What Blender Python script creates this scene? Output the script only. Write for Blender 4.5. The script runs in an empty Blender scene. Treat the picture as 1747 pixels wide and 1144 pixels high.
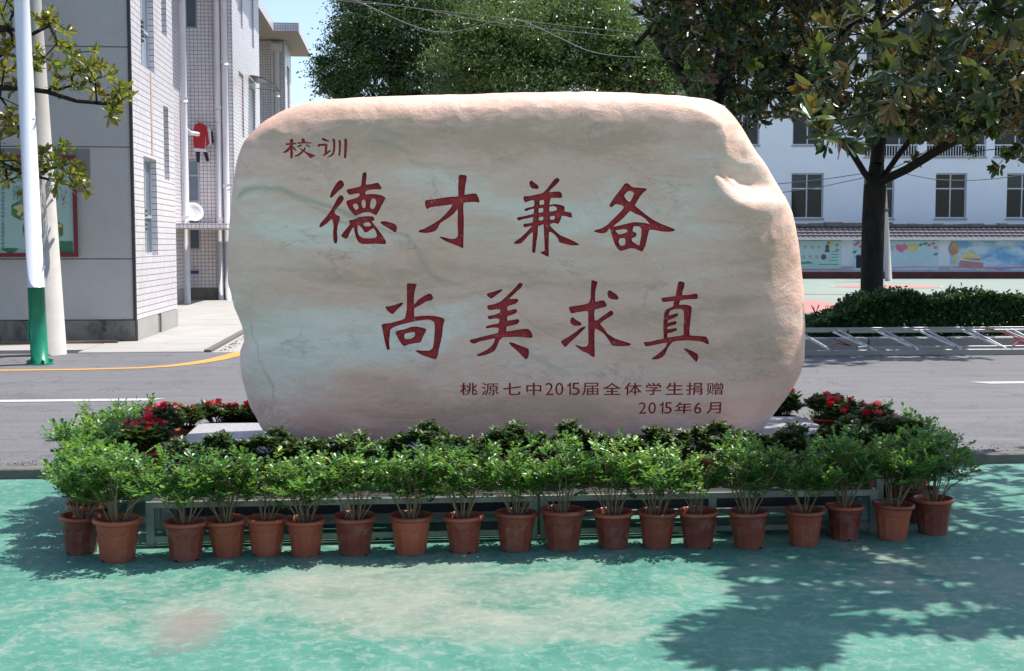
import bpy, bmesh, math, random
import numpy as np
from mathutils import Vector, Matrix, Quaternion
R = math.radians
rnd = random.Random(7)
nr = np.random.default_rng(11)
SC = bpy.context.scene
COL = SC.collection

# ------------------------------------------------------------------ camera
F, HC = 2150.0, 1.62
YAW, TILT = -R(4.9), math.atan(157 / F)
cam_d = bpy.data.cameras.new('camera'); cam = bpy.data.objects.new('camera', cam_d); COL.objects.link(cam)
cam.location = (0, 0, HC); cam.rotation_euler = (R(90) - TILT, 0, YAW)
cam_d.sensor_width = 36; cam_d.lens = 36 * F / 1747; cam_d.clip_start = .05; cam_d.clip_end = 1500
SC.camera = cam

# ------------------------------------------------------------------ sky, sun, exposure
SUN_EL, SUN_AZ = R(62), R(71)          # azimuth clockwise from +Y
TO_SUN = Vector((math.sin(SUN_AZ) * math.cos(SUN_EL), math.cos(SUN_AZ) * math.cos(SUN_EL), math.sin(SUN_EL)))
W = bpy.data.worlds.new('World'); SC.world = W; W.use_nodes = True
wn = W.node_tree.nodes; wl = W.node_tree.links
bg = wn['Background']; sky = wn.new('ShaderNodeTexSky'); sky.sky_type = 'NISHITA'; sky.sun_disc = False
sky.sun_elevation = SUN_EL; sky.sun_rotation = SUN_AZ; sky.altitude = 50; sky.air_density = 1.0; sky.dust_density = 1.2; sky.ozone_density = 1.0
wl.new(sky.outputs[0], bg.inputs[0]); bg.inputs[1].default_value = .112
sd = bpy.data.lights.new('sun', 'SUN'); sd.energy = 3.5; sd.angle = R(.53); sd.color = (1, .955, .88)
sun = bpy.data.objects.new('sun', sd); COL.objects.link(sun); sun.rotation_euler = (-TO_SUN).to_track_quat('-Z', 'Y').to_euler()
SC.view_settings.view_transform = 'Standard'; SC.view_settings.look = 'None'; SC.view_settings.gamma = 1
SC.view_settings.use_curve_mapping = False; SC.view_settings.exposure = 1.0
SC.render.engine = 'CYCLES'

# ------------------------------------------------------------------ photograph measurements -> metres
def ray(px, py):
    x = (px - 873.5) / F; u = -(py - 572) / F
    fy = math.cos(TILT) + u * math.sin(TILT); fz = -math.sin(TILT) + u * math.cos(TILT)
    c, s = math.cos(YAW), math.sin(YAW)
    return (x * c - fy * s, x * s + fy * c, fz)
def gp(px, py, z=0.0):
    r = ray(px, py); t = (z - HC) / r[2]; return Vector((r[0] * t, r[1] * t, z))
def at(px, py, Y):
    r = ray(px, py); t = Y / r[1]; return Vector((r[0] * t, Y, HC + r[2] * t))
def atx(px, py, X):
    r = ray(px, py); t = X / r[0]; return Vector((X, r[1] * t, HC + r[2] * t))
def proj(p):
    c, s = math.cos(-YAW), math.sin(-YAW)
    x = p[0] * c - p[1] * s; y = p[0] * s + p[1] * c; z = p[2] - HC
    d = y * math.cos(TILT) - z * math.sin(TILT); u = y * math.sin(TILT) + z * math.cos(TILT)
    if d < .1: return (-9999, -9999)
    return (873.5 + F * x / d, 572 - F * u / d)

# ------------------------------------------------------------------ object helpers
def link(o, parent=None):
    COL.objects.link(o)
    if parent is not None: o.parent = parent
    return o
def props(o, label=None, cat=None, group=None, kind=None):
    if label: o['label'] = label
    if cat: o['category'] = cat
    if group: o['group'] = group
    if kind: o['kind'] = kind
    return o
def thing(name, label, cat, loc=(0, 0, 0), rz=0, group=None):
    o = bpy.data.objects.new(name, None); o.location = loc; o.rotation_euler = (0, 0, rz); o.empty_display_size = .1
    return props(link(o), label, cat, group)
def arr_mesh(name, V, Fc, mat, smooth=True, attr=None):
    V = np.asarray(V, np.float32); Fc = np.asarray(Fc, np.int32)
    me = bpy.data.meshes.new(name); n, k = Fc.shape
    me.vertices.add(len(V)); me.vertices.foreach_set('co', V.ravel())
    me.loops.add(n * k); me.loops.foreach_set('vertex_index', Fc.ravel())
    me.polygons.add(n); me.polygons.foreach_set('loop_start', np.arange(0, n * k, k, dtype=np.int32))
    me.polygons.foreach_set('use_smooth', np.full(n, smooth))
    me.update(calc_edges=True)
    for an, av in (attr or {}).items():
        a = me.attributes.new(an, 'FLOAT', 'POINT'); a.data.foreach_set('value', np.asarray(av, np.float32))
    if mat: me.materials.append(mat)
    return me
class MB:
    def __init__(s): s.v = []; s.f = []
    def add(s, vs, fs):
        b = len(s.v); s.v += [tuple(v) for v in vs]; s.f += [tuple(b + i for i in f) for f in fs]; return s
    def box(s, x0, x1, y0, y1, z0, z1, bev=0):
        s.add([(x0, y0, z0), (x1, y0, z0), (x1, y1, z0), (x0, y1, z0), (x0, y0, z1), (x1, y0, z1), (x1, y1, z1), (x0, y1, z1)],
              [(0, 3, 2, 1), (4, 5, 6, 7), (0, 1, 5, 4), (1, 2, 6, 5), (2, 3, 7, 6), (3, 0, 4, 7)]); return s
    def quad(s, *p): s.add(p, [tuple(range(len(p)))]); return s
    def tube(s, pts, r, n=8, cap=True):
        pts = [Vector(p) for p in pts]
        rr = r if isinstance(r, (list, tuple)) else [r] * len(pts); vs = []
        for i, p in enumerate(pts):
            d = (pts[min(i + 1, len(pts) - 1)] - pts[max(i - 1, 0)]).normalized()
            a = d.cross(Vector((0, 0, 1)));
            if a.length < .1: a = d.cross(Vector((0, 1, 0)))
            a.normalize(); b = d.cross(a)
            for k in range(n):
                t = 2 * math.pi * k / n; vs.append(p + (a * math.cos(t) + b * math.sin(t)) * rr[i])
        fs = [(i * n + k, i * n + (k + 1) % n, (i + 1) * n + (k + 1) % n, (i + 1) * n + k) for i in range(len(pts) - 1) for k in range(n)]
        if cap: fs += [tuple(range(n)), tuple((len(pts) - 1) * n + k for k in reversed(range(n)))]
        return s.add(vs, fs)
    def bar(s, p0, p1, w, h, up=(0, 0, 1)):
        p0, p1 = Vector(p0), Vector(p1); d = (p1 - p0).normalized(); a = d.cross(Vector(up)).normalized() * w / 2; b = a.cross(d).normalized() * h / 2
        vs = [p + i * a + j * b for p in (p0, p1) for i, j in ((-1, -1), (1, -1), (1, 1), (-1, 1))]
        return s.add(vs, [(0, 1, 2, 3), (7, 6, 5, 4), (0, 4, 5, 1), (1, 5, 6, 2), (2, 6, 7, 3), (3, 7, 4, 0)])
    def lathe(s, prof, n=24, c=(0, 0, 0)):
        vs = [(c[0] + r * math.cos(2 * math.pi * k / n), c[1] + r * math.sin(2 * math.pi * k / n), c[2] + z) for r, z in prof for k in range(n)]
        fs = [(i * n + k, i * n + (k + 1) % n, (i + 1) * n + (k + 1) % n, (i + 1) * n + k) for i in range(len(prof) - 1) for k in range(n)]
        return s.add(vs, fs)
    def mesh(s, name, mat, smooth=False, bevel=0):
        me = bpy.data.meshes.new(name); me.from_pydata(s.v, [], s.f)
        if bevel:
            bm = bmesh.new(); bm.from_mesh(me)
            bmesh.ops.bevel(bm, geom=bm.edges[:], offset=bevel, segments=1, affect='EDGES', clamp_overlap=True); bm.to_mesh(me); bm.free()
        if smooth: me.polygons.foreach_set('use_smooth', [True] * len(me.polygons))
        if mat: me.materials.append(mat)
        me.update(); return me
    def obj(s, name, mat, parent=None, smooth=False, bevel=0, kind=None, label=None):
        o = bpy.data.objects.new(name, s.mesh(name, mat, smooth, bevel)); link(o, parent)
        if kind: o['kind'] = kind
        if label: o['label'] = label
        return o
def anchor(root):     # the direct parts of root were modelled in world metres
    inv = (Matrix.Translation(root.location) @ root.rotation_euler.to_matrix().to_4x4()).inverted()
    for c in root.children: c.matrix_parent_inverse = inv
def inst(name, me, parent, M=None, kind=None, label=None):
    o = bpy.data.objects.new(name, me)
    if M is not None: o.matrix_local = M
    link(o, parent)
    if kind: o['kind'] = kind
    if label: o['label'] = label
    return o

# ------------------------------------------------------------------ materials
class NT:
    def __init__(s, name):
        s.m = bpy.data.materials.new(name); s.m.use_nodes = True; s.t = s.m.node_tree; s.n = s.t.nodes; s.b = s.n['Principled BSDF']; s._co = None
    def node(s, typ, **kw):
        n = s.n.new(typ)
        for k, v in kw.items():
            if hasattr(n, k): setattr(n, k, v)
        return n
    def put(s, sock, v):
        if isinstance(v, bpy.types.NodeSocket): s.t.links.new(v, sock)
        elif isinstance(v, (tuple, list)) and len(v) == 3 and sock.type == 'RGBA': sock.default_value = (*v, 1)
        else: sock.default_value = v
    def co(s, kind='Object', scale=(1, 1, 1), rot=(0, 0, 0)):
        tc = s.node('ShaderNodeTexCoord'); mp = s.node('ShaderNodeMapping'); s.t.links.new(tc.outputs[kind], mp.inputs[0])
        mp.inputs['Scale'].default_value = scale; mp.inputs['Rotation'].default_value = rot; return mp.outputs[0]
    def noise(s, co, scale, detail=4, rough=.55, dist=0):
        n = s.node('ShaderNodeTexNoise'); s.put(n.inputs['Vector'], co); n.inputs['Scale'].default_value = scale
        n.inputs['Detail'].default_value = detail; n.inputs['Roughness'].default_value = rough; n.inputs['Distortion'].default_value = dist; return n.outputs['Fac']
    def vor(s, co, scale, feat='F1', out='Distance'):
        n = s.node('ShaderNodeTexVoronoi'); n.feature = feat; s.put(n.inputs['Vector'], co); n.inputs['Scale'].default_value = scale; return n.outputs[out]
    def ramp(s, f, stops, interp='LINEAR'):
        n = s.node('ShaderNodeValToRGB'); s.put(n.inputs[0], f); cr = n.color_ramp; cr.interpolation = interp
        while len(cr.elements) < len(stops): cr.elements.new(.5)
        for e, (p, c) in zip(cr.elements, stops):
            e.position = p; e.color = (*c, 1) if isinstance(c, (tuple, list)) else (c, c, c, 1)
        return n.outputs[0]
    def mix(s, f, a, b, mode='MIX'):
        n = s.node('ShaderNodeMix'); n.data_type = 'RGBA'; n.blend_type = mode; s.put(n.inputs[0], f); s.put(n.inputs[6], a); s.put(n.inputs[7], b); return n.outputs[2]
    def math(s, op, a, b=0.0, c=0.0):
        n = s.node('ShaderNodeMath'); n.operation = op; s.put(n.inputs[0], a); s.put(n.inputs[1], b); s.put(n.inputs[2], c); return n.outputs[0]
    def bump(s, h, strength=.3, dist=.01, normal=None):
        n = s.node('ShaderNodeBump'); s.put(n.inputs['Height'], h); n.inputs['Strength'].default_value = strength; n.inputs['Distance'].default_value = dist
        if normal: s.put(n.inputs['Normal'], normal)
        s.t.links.new(n.outputs[0], s.b.inputs['Normal']); return n.outputs[0]
    def out(s, col, rough=.7, spec=.4, metal=0):
        s.put(s.b.inputs['Base Color'], col); s.put(s.b.inputs['Roughness'], rough); s.b.inputs['Specular IOR Level'].default_value = spec; s.b.inputs['Metallic'].default_value = metal; return s.m
def simple(name, col, rough=.6, var=.12, scale=6, bump=.0, metal=0, spec=.4, kind='Object'):
    n = NT(name); co = n.co(kind); f = n.noise(co, scale, 5, .6)
    c = n.mix(f, tuple(max(0, x * (1 - var * 2)) for x in col), tuple(min(1, x * (1 + var * 1.4)) for x in col))
    if bump: n.bump(n.noise(co, scale * 8, 4), bump, .01)
    return n.out(c, rough, spec, metal)
def leaf_mat(name, stops, under=None, rough=.32, trans=.35, tcol=(.35, .5, .06), attr='rnd'):
    n = NT(name); a = n.node('ShaderNodeAttribute'); a.attribute_name = attr
    oi = n.node('ShaderNodeObjectInfo'); v = n.math('FRACT', n.math('ADD', a.outputs['Fac'], n.math('MULTIPLY', oi.outputs['Random'], .0)))
    c = n.ramp(v, stops)
    if under:
        g = n.node('ShaderNodeNewGeometry'); c = n.mix(g.outputs['Backfacing'], c, n.ramp(v, under))
    n.out(c, rough, .5)
    tr = n.node('ShaderNodeBsdfTranslucent'); n.put(tr.inputs[0], n.mix(.6, c, tcol)); mx = n.node('ShaderNodeMixShader'); mx.inputs[0].default_value = trans
    o = n.n['Material Output']; n.t.links.new(n.b.outputs[0], mx.inputs[1]); n.t.links.new(tr.outputs[0], mx.inputs[2]); n.t.links.new(mx.outputs[0], o.inputs[0])
    return n.m
def m_court():
    n = NT('worn_green_court_paint'); co = n.co('Object'); big = n.noise(co, .55, 6, .62, .4); mid = n.noise(co, 2.2, 8, .68, .8)
    fine = n.noise(co, 16, 6, .72, .6); scr = n.noise(n.co('Object', (4.5, 60, 1), (0, 0, .5)), 1.2, 5, .6); scr2 = n.noise(n.co('Object', (40, 5, 1), (0, 0, -.7)), 1.2, 5, .6)
    green = n.ramp(mid, [(.25, (.032, .15, .11)), (.5, (.062, .205, .155)), (.75, (.115, .26, .20))])
    m1 = n.math('ADD', n.math('MULTIPLY', big, .85), n.math('MULTIPLY', mid, .45)); m1 = n.math('ADD', m1, n.math('MULTIPLY', fine, .28))
    pc = n.node('ShaderNodeVectorMath'); pc.operation = 'DISTANCE'; pm = n.node('ShaderNodeMapping'); pt = n.node('ShaderNodeTexCoord'); q0 = gp(720, 1010); n.t.links.new(pt.outputs['Object'], pm.inputs[0]); pm.inputs['Scale'].default_value = (.55, 1, 1); n.t.links.new(pm.outputs[0], pc.inputs[0]); pc.inputs[1].default_value = (q0.x * .55, q0.y, 0)
    m1 = n.math('ADD', m1, n.ramp(pc.outputs['Value'], [(.1, .09), (.6, .03), (1.2, .0)])); m1 = n.math('SUBTRACT', m1, n.ramp(pc.outputs['Value'], [(.5, 0.0), (1.0, .09)]))
    wear = n.ramp(m1, [(.74, 0.0), (.84, .42), (1.0, .8)])
    sand = n.ramp(n.noise(co, 5, 6), [(.3, (.24, .215, .175)), (.7, (.33, .29, .235))])
    c = n.mix(wear, green, sand)
    c = n.mix(n.math('MULTIPLY', n.ramp(fine, [(.5, 0.0), (.60, .6)]), .7), c, (.24, .33, .285)); fl = n.noise(co, 30, 9, .8, 1.2); c = n.mix(n.ramp(fl, [(.585, 0.0), (.61, .5)]), c, (.37, .35, .30)); c = n.mix(n.ramp(n.noise(co, 24, 9, .8, 1.5), [(.60, 0.0), (.62, .5)]), c, (.06, .13, .11)); c = n.mix(n.ramp(n.vor(n.co('Object', (1, 1, 1)), 2.3, 'DISTANCE_TO_EDGE'), [(.003, .55), (.012, 0.0)]), c, n.mix(mid, c, (.20, .23, .20)))
    c = n.mix(n.ramp(scr, [(.66, 0.0), (.72, .55)]), c, (.33, .36, .31)); c = n.mix(n.ramp(scr2, [(.68, 0.0), (.73, .5)]), c, (.33, .36, .31))
    # dull pink bare blotch and dirt
    vc = n.node('ShaderNodeVectorMath'); vc.operation = 'DISTANCE'; q = gp(325, 1068); mp = n.node('ShaderNodeMapping'); tc = n.node('ShaderNodeTexCoord')
    n.t.links.new(tc.outputs['Object'], mp.inputs[0]); mp.inputs['Scale'].default_value = (1.6, .85, 1); n.t.links.new(mp.outputs[0], vc.inputs[0]); vc.inputs[1].default_value = (q.x * 1.6, q.y * .85, 0)
    bl = n.math('ADD', vc.outputs['Value'], n.math('ADD', n.math('MULTIPLY', mid, .5), n.math('MULTIPLY', fine, .32))); c = n.mix(n.ramp(bl, [(.52, .7), (.62, .5), (.70, .12), (.76, 0.0)]), c, (.215, .165, .145))
    n.bump(n.math('ADD', fine, wear), .25, .004)
    return n.out(c, n.ramp(mid, [(.3, .42), (.7, .7)]), .35)
def m_asphalt():
    n = NT('asphalt'); co = n.co('Object'); f = n.math('ADD', n.math('MULTIPLY', n.noise(co, 160, 3, .7), .6), n.math('MULTIPLY', n.noise(co, 42, 3, .8), .4)); g = n.noise(co, .35, 5, .6, .5); st = n.noise(n.co('Object', (.12, 2.2, 1)), 1.0, 6, .65)
    c = n.mix(n.ramp(f, [(.38, 0.0), (.62, 1.0)]), (.068, .067, .072), (.205, .20, .208)); c = n.mix(n.ramp(g, [(.35, 0.0), (.7, .45)]), c, (.145, .14, .15)); c = n.mix(n.ramp(st, [(.5, 0.0), (.7, .4)]), c, (.08, .08, .088))
    c = n.mix(n.ramp(n.vor(co, 9), [(.015, .8), (.035, 0.0)]), c, (.34, .33, .31)); c = n.mix(n.ramp(n.noise(co, 1.3, 7, .7, 1.5), [(.58, 0.0), (.61, .5)]), c, (.095, .094, .102)); c = n.mix(n.ramp(n.noise(n.co('Object', (.5, 6, 1)), .7, 8, .72), [(.45, .0), (.7, .5)]), c, (.20, .195, .205)); cr = n.math('ABSOLUTE', n.math('SUBTRACT', n.noise(co, .55, 9, .62, .6), .5)); c = n.mix(n.ramp(cr, [(0.0, .7), (.0025, .5), (.005, 0.0)]), c, (.05, .05, .055))
    n.bump(n.noise(co, 90, 4, .8), .6, .008); return n.out(c, .78, .35)
def m_tile(name, axis, s=.1, c1=(.76, .72, .73), c2=(.66, .63, .66), joint=(.15, .13, .18)):
    n = NT(name); tc = n.node('ShaderNodeTexCoord'); sp = n.node('ShaderNodeSeparateXYZ'); n.t.links.new(tc.outputs['Object'], sp.inputs[0])
    cb = n.node('ShaderNodeCombineXYZ'); n.t.links.new(sp.outputs[axis], cb.inputs[0]); n.t.links.new(sp.outputs[2], cb.inputs[1])
    b = n.node('ShaderNodeTexBrick'); n.t.links.new(cb.outputs[0], b.inputs[0]); b.offset = 0; b.inputs['Scale'].default_value = 1
    b.inputs['Brick Width'].default_value = s; b.inputs['Row Height'].default_value = s; b.inputs['Mortar Size'].default_value = .006; b.inputs['Mortar Smooth'].default_value = .1
    n.put(b.inputs['Color1'], c1); n.put(b.inputs['Color2'], c2); n.put(b.inputs['Mortar'], joint)
    stain = n.noise(n.co('Object', (1, 1, .25)), 1.6, 6, .65); c = n.mix(n.ramp(stain, [(.5, 0.0), (.78, .35)]), b.outputs[0], (.42, .38, .36))
    n.bump(n.math('SUBTRACT', 1, b.outputs[1]), .5, .004); return n.out(c, n.math('MULTIPLY_ADD', b.outputs[1], .5, .28), .45)
def m_pebble():
    n = NT('pebbledash_concrete'); co = n.co('Object'); f = n.noise(co, 55, 3, .8); g = n.noise(co, .6, 6, .6, .4)
    c = n.mix(f, (.31, .308, .30), (.56, .55, .53)); c = n.mix(n.ramp(g, [(.45, 0.0), (.75, .4)]), c, (.27, .255, .24)); n.bump(f, .5, .01); return n.out(c, .85, .25)
def m_plinth_stain():
    n = NT('stained_cement'); co = n.co('Object'); g = n.noise(co, 2.2, 6, .62, .6); c = n.ramp(g, [(.3, (.07, .065, .058)), (.46, (.17, .16, .145)), (.7, (.25, .235, .21))])
    c = n.mix(n.ramp(n.noise(co, 3.5, 2, .5), [(.62, 0.0), (.68, .8)]), c, (.045, .043, .045)); n.bump(g, .4, .02); return n.out(c, .9, .2)
def m_granite(name, a, b, c3, rough):
    n = NT(name); co = n.co('Object'); v = n.noise(co, 130, 3, .8); w = n.noise(co, 60, 3, .7)
    c = n.ramp(v, [(.36, a), (.5, b), (.62, c3)]); c = n.mix(n.ramp(w, [(.55, 0.0), (.65, .5)]), c, a); return n.out(c, rough, .5)
def m_marble():
    n = NT('veined_peach_marble'); co = n.co('Object', (1, 1, 3.2)); co1 = n.co('Object', (1, 1, 1.6), (0, .06, 0))
    base = n.node('ShaderNodeAttribute'); base.attribute_name = 'warm'; vn = n.node('ShaderNodeAttribute'); vn.attribute_name = 'vein'
    wob = n.noise(co, 1.5, 8, .62, 1.0); fine = n.noise(co, 7, 8, .68, 1.2)
    w = n.math('ADD', base.outputs['Fac'], n.math('MULTIPLY', n.math('SUBTRACT', wob, .5), 1.55)); w = n.math('ADD', w, n.math('MULTIPLY', n.math('SUBTRACT', fine, .5), .6))
    c = n.ramp(w, [(.0, (.91, .775, .67)), (.2, (.92, .71, .595)), (.40, (.91, .61, .495)), (.66, (.90, .535, .41)), (1.0, (.66, .41, .29))])
    gp_ = n.noise(co, 2.6, 8, .7, 1.6); c = n.mix(n.ramp(gp_, [(.54, 0.0), (.74, .42)]), c, (.58, .47, .38))
    k = n.math('ABSOLUTE', n.math('SUBTRACT', n.noise(co1, 2.4, 9, .66, .7), .5)); vm = n.ramp(n.noise(co1, 2.1, 4, .5), [(.5, 0.0), (.64, 1.0)])
    hair = n.math('MULTIPLY', n.ramp(k, [(0.0, .5), (.006, .22), (.02, 0.0)]), vm)
    c = n.mix(hair, c, (.25, .22, .19)); c = n.mix(n.ramp(n.noise(n.co('Object'), 60, 5, .8), [(.35, .0), (.75, .16)]), c, (.62, .46, .38)); c = n.mix(n.ramp(n.noise(n.co('Object', (1, 1, 2.2)), 9, 8, .75, .8), [(.6, 0.0), (.72, .3)]), c, (.50, .42, .34))
    c = n.mix(n.math('MULTIPLY', vn.outputs['Fac'], n.ramp(fine, [(.3, .55), (.6, 1.0)])), c, (.37, .34, .28))
    c = n.mix(n.ramp(n.vor(n.co('Object'), 7), [(.012, .7), (.03, 0.0)]), c, (.2, .17, .14))
    n.bump(n.math('ADD', n.math('ADD', n.noise(n.co('Object'), 22, 8, .78), n.math('MULTIPLY', n.noise(n.co('Object', (1, 1, 1.5)), 5, 9, .7, .8), 2.2)), n.ramp(n.vor(n.co('Object'), 26), [(.04, .0), (.10, .6)])), .5, .012); return n.out(c, n.ramp(fine, [(.3, .5), (.7, .68)]), .35)
def m_red_paint():
    n = NT('carved_red_paint'); co = n.co('Object'); f = n.noise(co, 26, 5, .75); c = n.mix(f, (.44, .02, .028), (.60, .05, .055))
    c = n.mix(n.ramp(n.noise(co, 45, 6, .8, .5), [(.58, 0.0), (.64, .75)]), c, (.60, .50, .44)); c = n.mix(n.ramp(n.noise(co, 9, 5, .7), [(.4, 0.0), (.7, .5)]), c, (.24, .02, .025)); n.bump(f, .9, .012); return n.out(c, .5, .4)
def m_bark(name, a, b, sc=8):
    n = NT(name); co = n.co('Object', (1, 1, .35)); f = n.noise(co, sc, 7, .7, .3); c = n.ramp(f, [(.3, a), (.7, b)]); n.bump(f, .8, .02); return n.out(c, .9, .2)
def m_terracotta():
    n = NT('terracotta_plastic'); oi = n.node('ShaderNodeObjectInfo'); co = n.co('Object'); f = n.noise(co, 14, 6, .65, .5)
    c = n.mix(oi.outputs['Random'], (.15, .028, .018), (.36, .082, .04)); d = n.ramp(f, [(.5, 0.0), (.72, .38)]); c = n.mix(d, c, (.30, .19, .14))
    sp = n.node('ShaderNodeSeparateXYZ'); tc = n.node('ShaderNodeTexCoord'); n.t.links.new(tc.outputs['Object'], sp.inputs[0])
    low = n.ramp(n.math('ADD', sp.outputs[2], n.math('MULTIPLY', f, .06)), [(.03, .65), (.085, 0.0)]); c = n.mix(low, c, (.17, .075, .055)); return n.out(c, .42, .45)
def m_glass(name='dark_window_glass', c=(.012, .015, .018), rough=.08, spec=.3):
    n = NT(name); oi = n.node('ShaderNodeObjectInfo'); f = n.noise(n.co(), 1.1, 3); f = n.math('MULTIPLY', f, n.ramp(oi.outputs['Random'], [(.55, .15), (.8, .7), (1, 1.6)])); return n.out(n.mix(f, c, tuple(.02 + x * 5 for x in c)), rough, spec)
M = {}
M['court'] = m_court(); M['asphalt'] = m_asphalt(); M['tile_side'] = m_tile('white_wall_tiles_side', 1); M['tile_front'] = m_tile('white_wall_tiles_front', 0)
M['pebble'] = m_pebble(); M['stain'] = m_plinth_stain(); M['marble'] = m_marble(); M['redpaint'] = m_red_paint()
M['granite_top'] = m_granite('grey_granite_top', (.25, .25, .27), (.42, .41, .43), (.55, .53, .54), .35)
M['granite_dark'] = m_granite('shaded_dark_granite_front', (.012, .012, .014), (.035, .035, .038), (.08, .08, .083), .6)  # dark granite, blackened further to paint in the shade behind the rack
M['pot'] = m_terracotta(); M['soil'] = simple('potting_soil', (.045, .033, .024), .95, .3, 40, .8)
M['stem'] = m_bark('twig_bark', (.15, .105, .06), (.34, .26, .16), 30); M['azstem'] = m_bark('azalea_twig', (.05, .028, .02), (.13, .075, .05), 30)
M['bark'] = m_bark('magnolia_bark', (.011, .010, .009), (.038, .034, .03), 9)
M['leaf_shrub'] = leaf_mat('glossy_shrub_leaf', [(0, (.028, .095, .032)), (.45, (.06, .18, .042)), (.78, (.13, .29, .05)), (.94, (.26, .40, .07)), (.965, (.20, .09, .03)), (1, (.17, .07, .025))], None, .34, .4, (.30, .48, .05))
M['leaf_azalea'] = leaf_mat('azalea_leaf', [(0, (.018, .042, .018)), (.6, (.04, .085, .025)), (.92, (.09, .14, .03)), (1, (.16, .2, .05))], None, .45, .25, (.16, .26, .04))
M['leaf_mag'] = leaf_mat('magnolia_leaf', [(0, (.014, .045, .026)), (.5, (.026, .075, .036)), (.85, (.04, .10, .03)), (1, (.13, .16, .03))],
                         [(0, (.018, .04, .018)), (.5, (.035, .055, .02)), (.62, (.11, .048, .015)), (.85, (.17, .075, .02)), (1, (.18, .12, .03))], .3, .2, (.26, .26, .03))
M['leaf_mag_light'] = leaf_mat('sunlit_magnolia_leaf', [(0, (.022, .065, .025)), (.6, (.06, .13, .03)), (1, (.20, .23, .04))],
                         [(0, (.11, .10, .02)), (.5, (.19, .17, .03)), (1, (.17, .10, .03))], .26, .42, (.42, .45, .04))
M['leaf_camphor'] = leaf_mat('camphor_leaf', [(0, (.02, .055, .02)), (.6, (.05, .11, .035)), (1, (.13, .20, .055))], None, .4, .25, (.18, .28, .05))
M['leaf_osman'] = leaf_mat('glossy_evergreen_leaf', [(0, (.03, .07, .022)), (.5, (.075, .145, .04)), (1, (.19, .27, .07))], None, .3, .25, (.22, .32, .06))
M['leaf_hedge'] = leaf_mat('hedge_leaf', [(0, (.015, .045, .015)), (.6, (.03, .085, .022)), (1, (.06, .13, .03))], None, .35, .25, (.14, .3, .04))
M['flower_red'] = simple('red_petal', (.62, .015, .035), .5, .2, 30); M['flower_pink'] = simple('pink_petal', (.75, .38, .36), .5, .15, 30); M['flower_dry'] = simple('withered_petal', (.34, .13, .07), .7, .25, 30)
M['kerb'] = simple('kerb_concrete', (.15, .14, .125), .9, .3, 9, .6); M['concrete'] = simple('pale_concrete', (.36, .345, .33), .85, .14, 1.6, .3)
M['concrete_kerb'] = simple('pale_kerb_concrete', (.34, .33, .32), .85, .15, 5, .3)
M['paint_white'] = simple('road_white_paint', (.46, .44, .42), .7, .12, 18, .2); M['paint_yellow'] = simple('road_yellow_paint', (.58, .30, .07), .7, .12, 18, .2)
M['white_pvc'] = simple('white_pipe_plastic', (.66, .66, .70), .35, .06, 3); M['white_pole'] = simple('white_pole_paint', (.68, .70, .76), .3, .04, 2)
M['green_pole'] = simple('green_pole_paint', (.008, .20, .11), .3, .18, 2.5); M['pole_conc'] = simple('spun_concrete', (.42, .40, .38), .8, .1, 5, .25)
M['glass'] = m_glass(); M['glass_sky'] = m_glass('pale_window_glass', (.09, .12, .15)); M['frame_alu'] = simple('aluminium_window_frame', (.5, .52, .56), .4, .08, 4, 0, .3)
M['alu'] = simple('aluminium', (.24, .245, .26), .36, .1, 5, 0, 1.0); M['rack'] = simple('galvanised_rack_steel', (.34, .37, .33), .45, .25, 9, 0, .45)
M['whitewash'] = simple('whitewashed_wall', (.82, .83, .87), .85, .05, .7, .1); M['roof'] = simple('grey_roof_tile', (.15, .135, .15), .9, .35, 5, .4)
M['redbase'] = simple('red_brown_wall_base', (.12, .035, .035), .85, .35, 2.5); M['court_far'] = simple('grey_green_court', (.235, .285, .25), .75, .12, .5)
M['court_red'] = simple('faded_red_court_paint', (.42, .19, .165), .75, .1, 1.0); M['ground'] = simple('bare_ground', (.16, .14, .11), .95, .2, .8, .3)
M['soffit'] = simple('eave_soffit_plaster', (.50, .45, .38), .85, .1, 2); M['red_cloth'] = simple('red_cloth', (.35, .02, .03), .9, .15, 20, .3)
M['dark_cloth'] = simple('dark_cloth', (.015, .017, .03), .9, .2, 20, .3); M['white_cloth'] = simple('white_cloth', (.6, .62, .66), .9, .08, 20)
M['dish'] = simple('dish_enamel', (.66, .68, .70), .4, .06, 4); M['metal_dark'] = simple('dark_metal', (.06, .06, .065), .45, .2, 8, 0, .6); M['alu_light'] = simple('bright_rung_aluminium', (.60, .60, .62), .4, .1, 6, 0, .8); M['slat'] = simple('dark_rack_board', (.05, .052, .046), .7, .3, 9); M['rubber'] = simple('black_rubber', (.015, .015, .016), .7, .1, 10)
M['yellow_body'] = simple('yellow_fairing_paint', (.62, .38, .02), .3, .08, 4); M['blue_valve'] = simple('blue_valve_paint', (.03, .09, .3), .4, .1, 8)
M['frame_red'] = simple('dark_red_frame', (.16, .012, .02), .45, .12, 3); M['poster'] = simple('pale_green_print', (.30, .44, .40), .4, .04, .8); M['ink'] = simple('dark_green_ink', (.045, .085, .08), .5, .05, 5)
M['bamboo'] = simple('dry_bamboo', (.17, .11, .06), .7, .2, 6); M['mudpatch'] = simple('grey_cement_patch', (.205, .195, .185), .9, .1, 3, .2); M['wire'] = simple('grey_cable', (.16, .17, .18), .6, .1, 3); M['wiredark'] = simple('dark_cable', (.05, .05, .055), .6, .1, 3)
M['purple'] = simple('purple_wrapper_film', (.35, .12, .42), .4, .1, 30); M['strap'] = simple('red_strap', (.4, .03, .025), .6, .15, 20)

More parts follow.
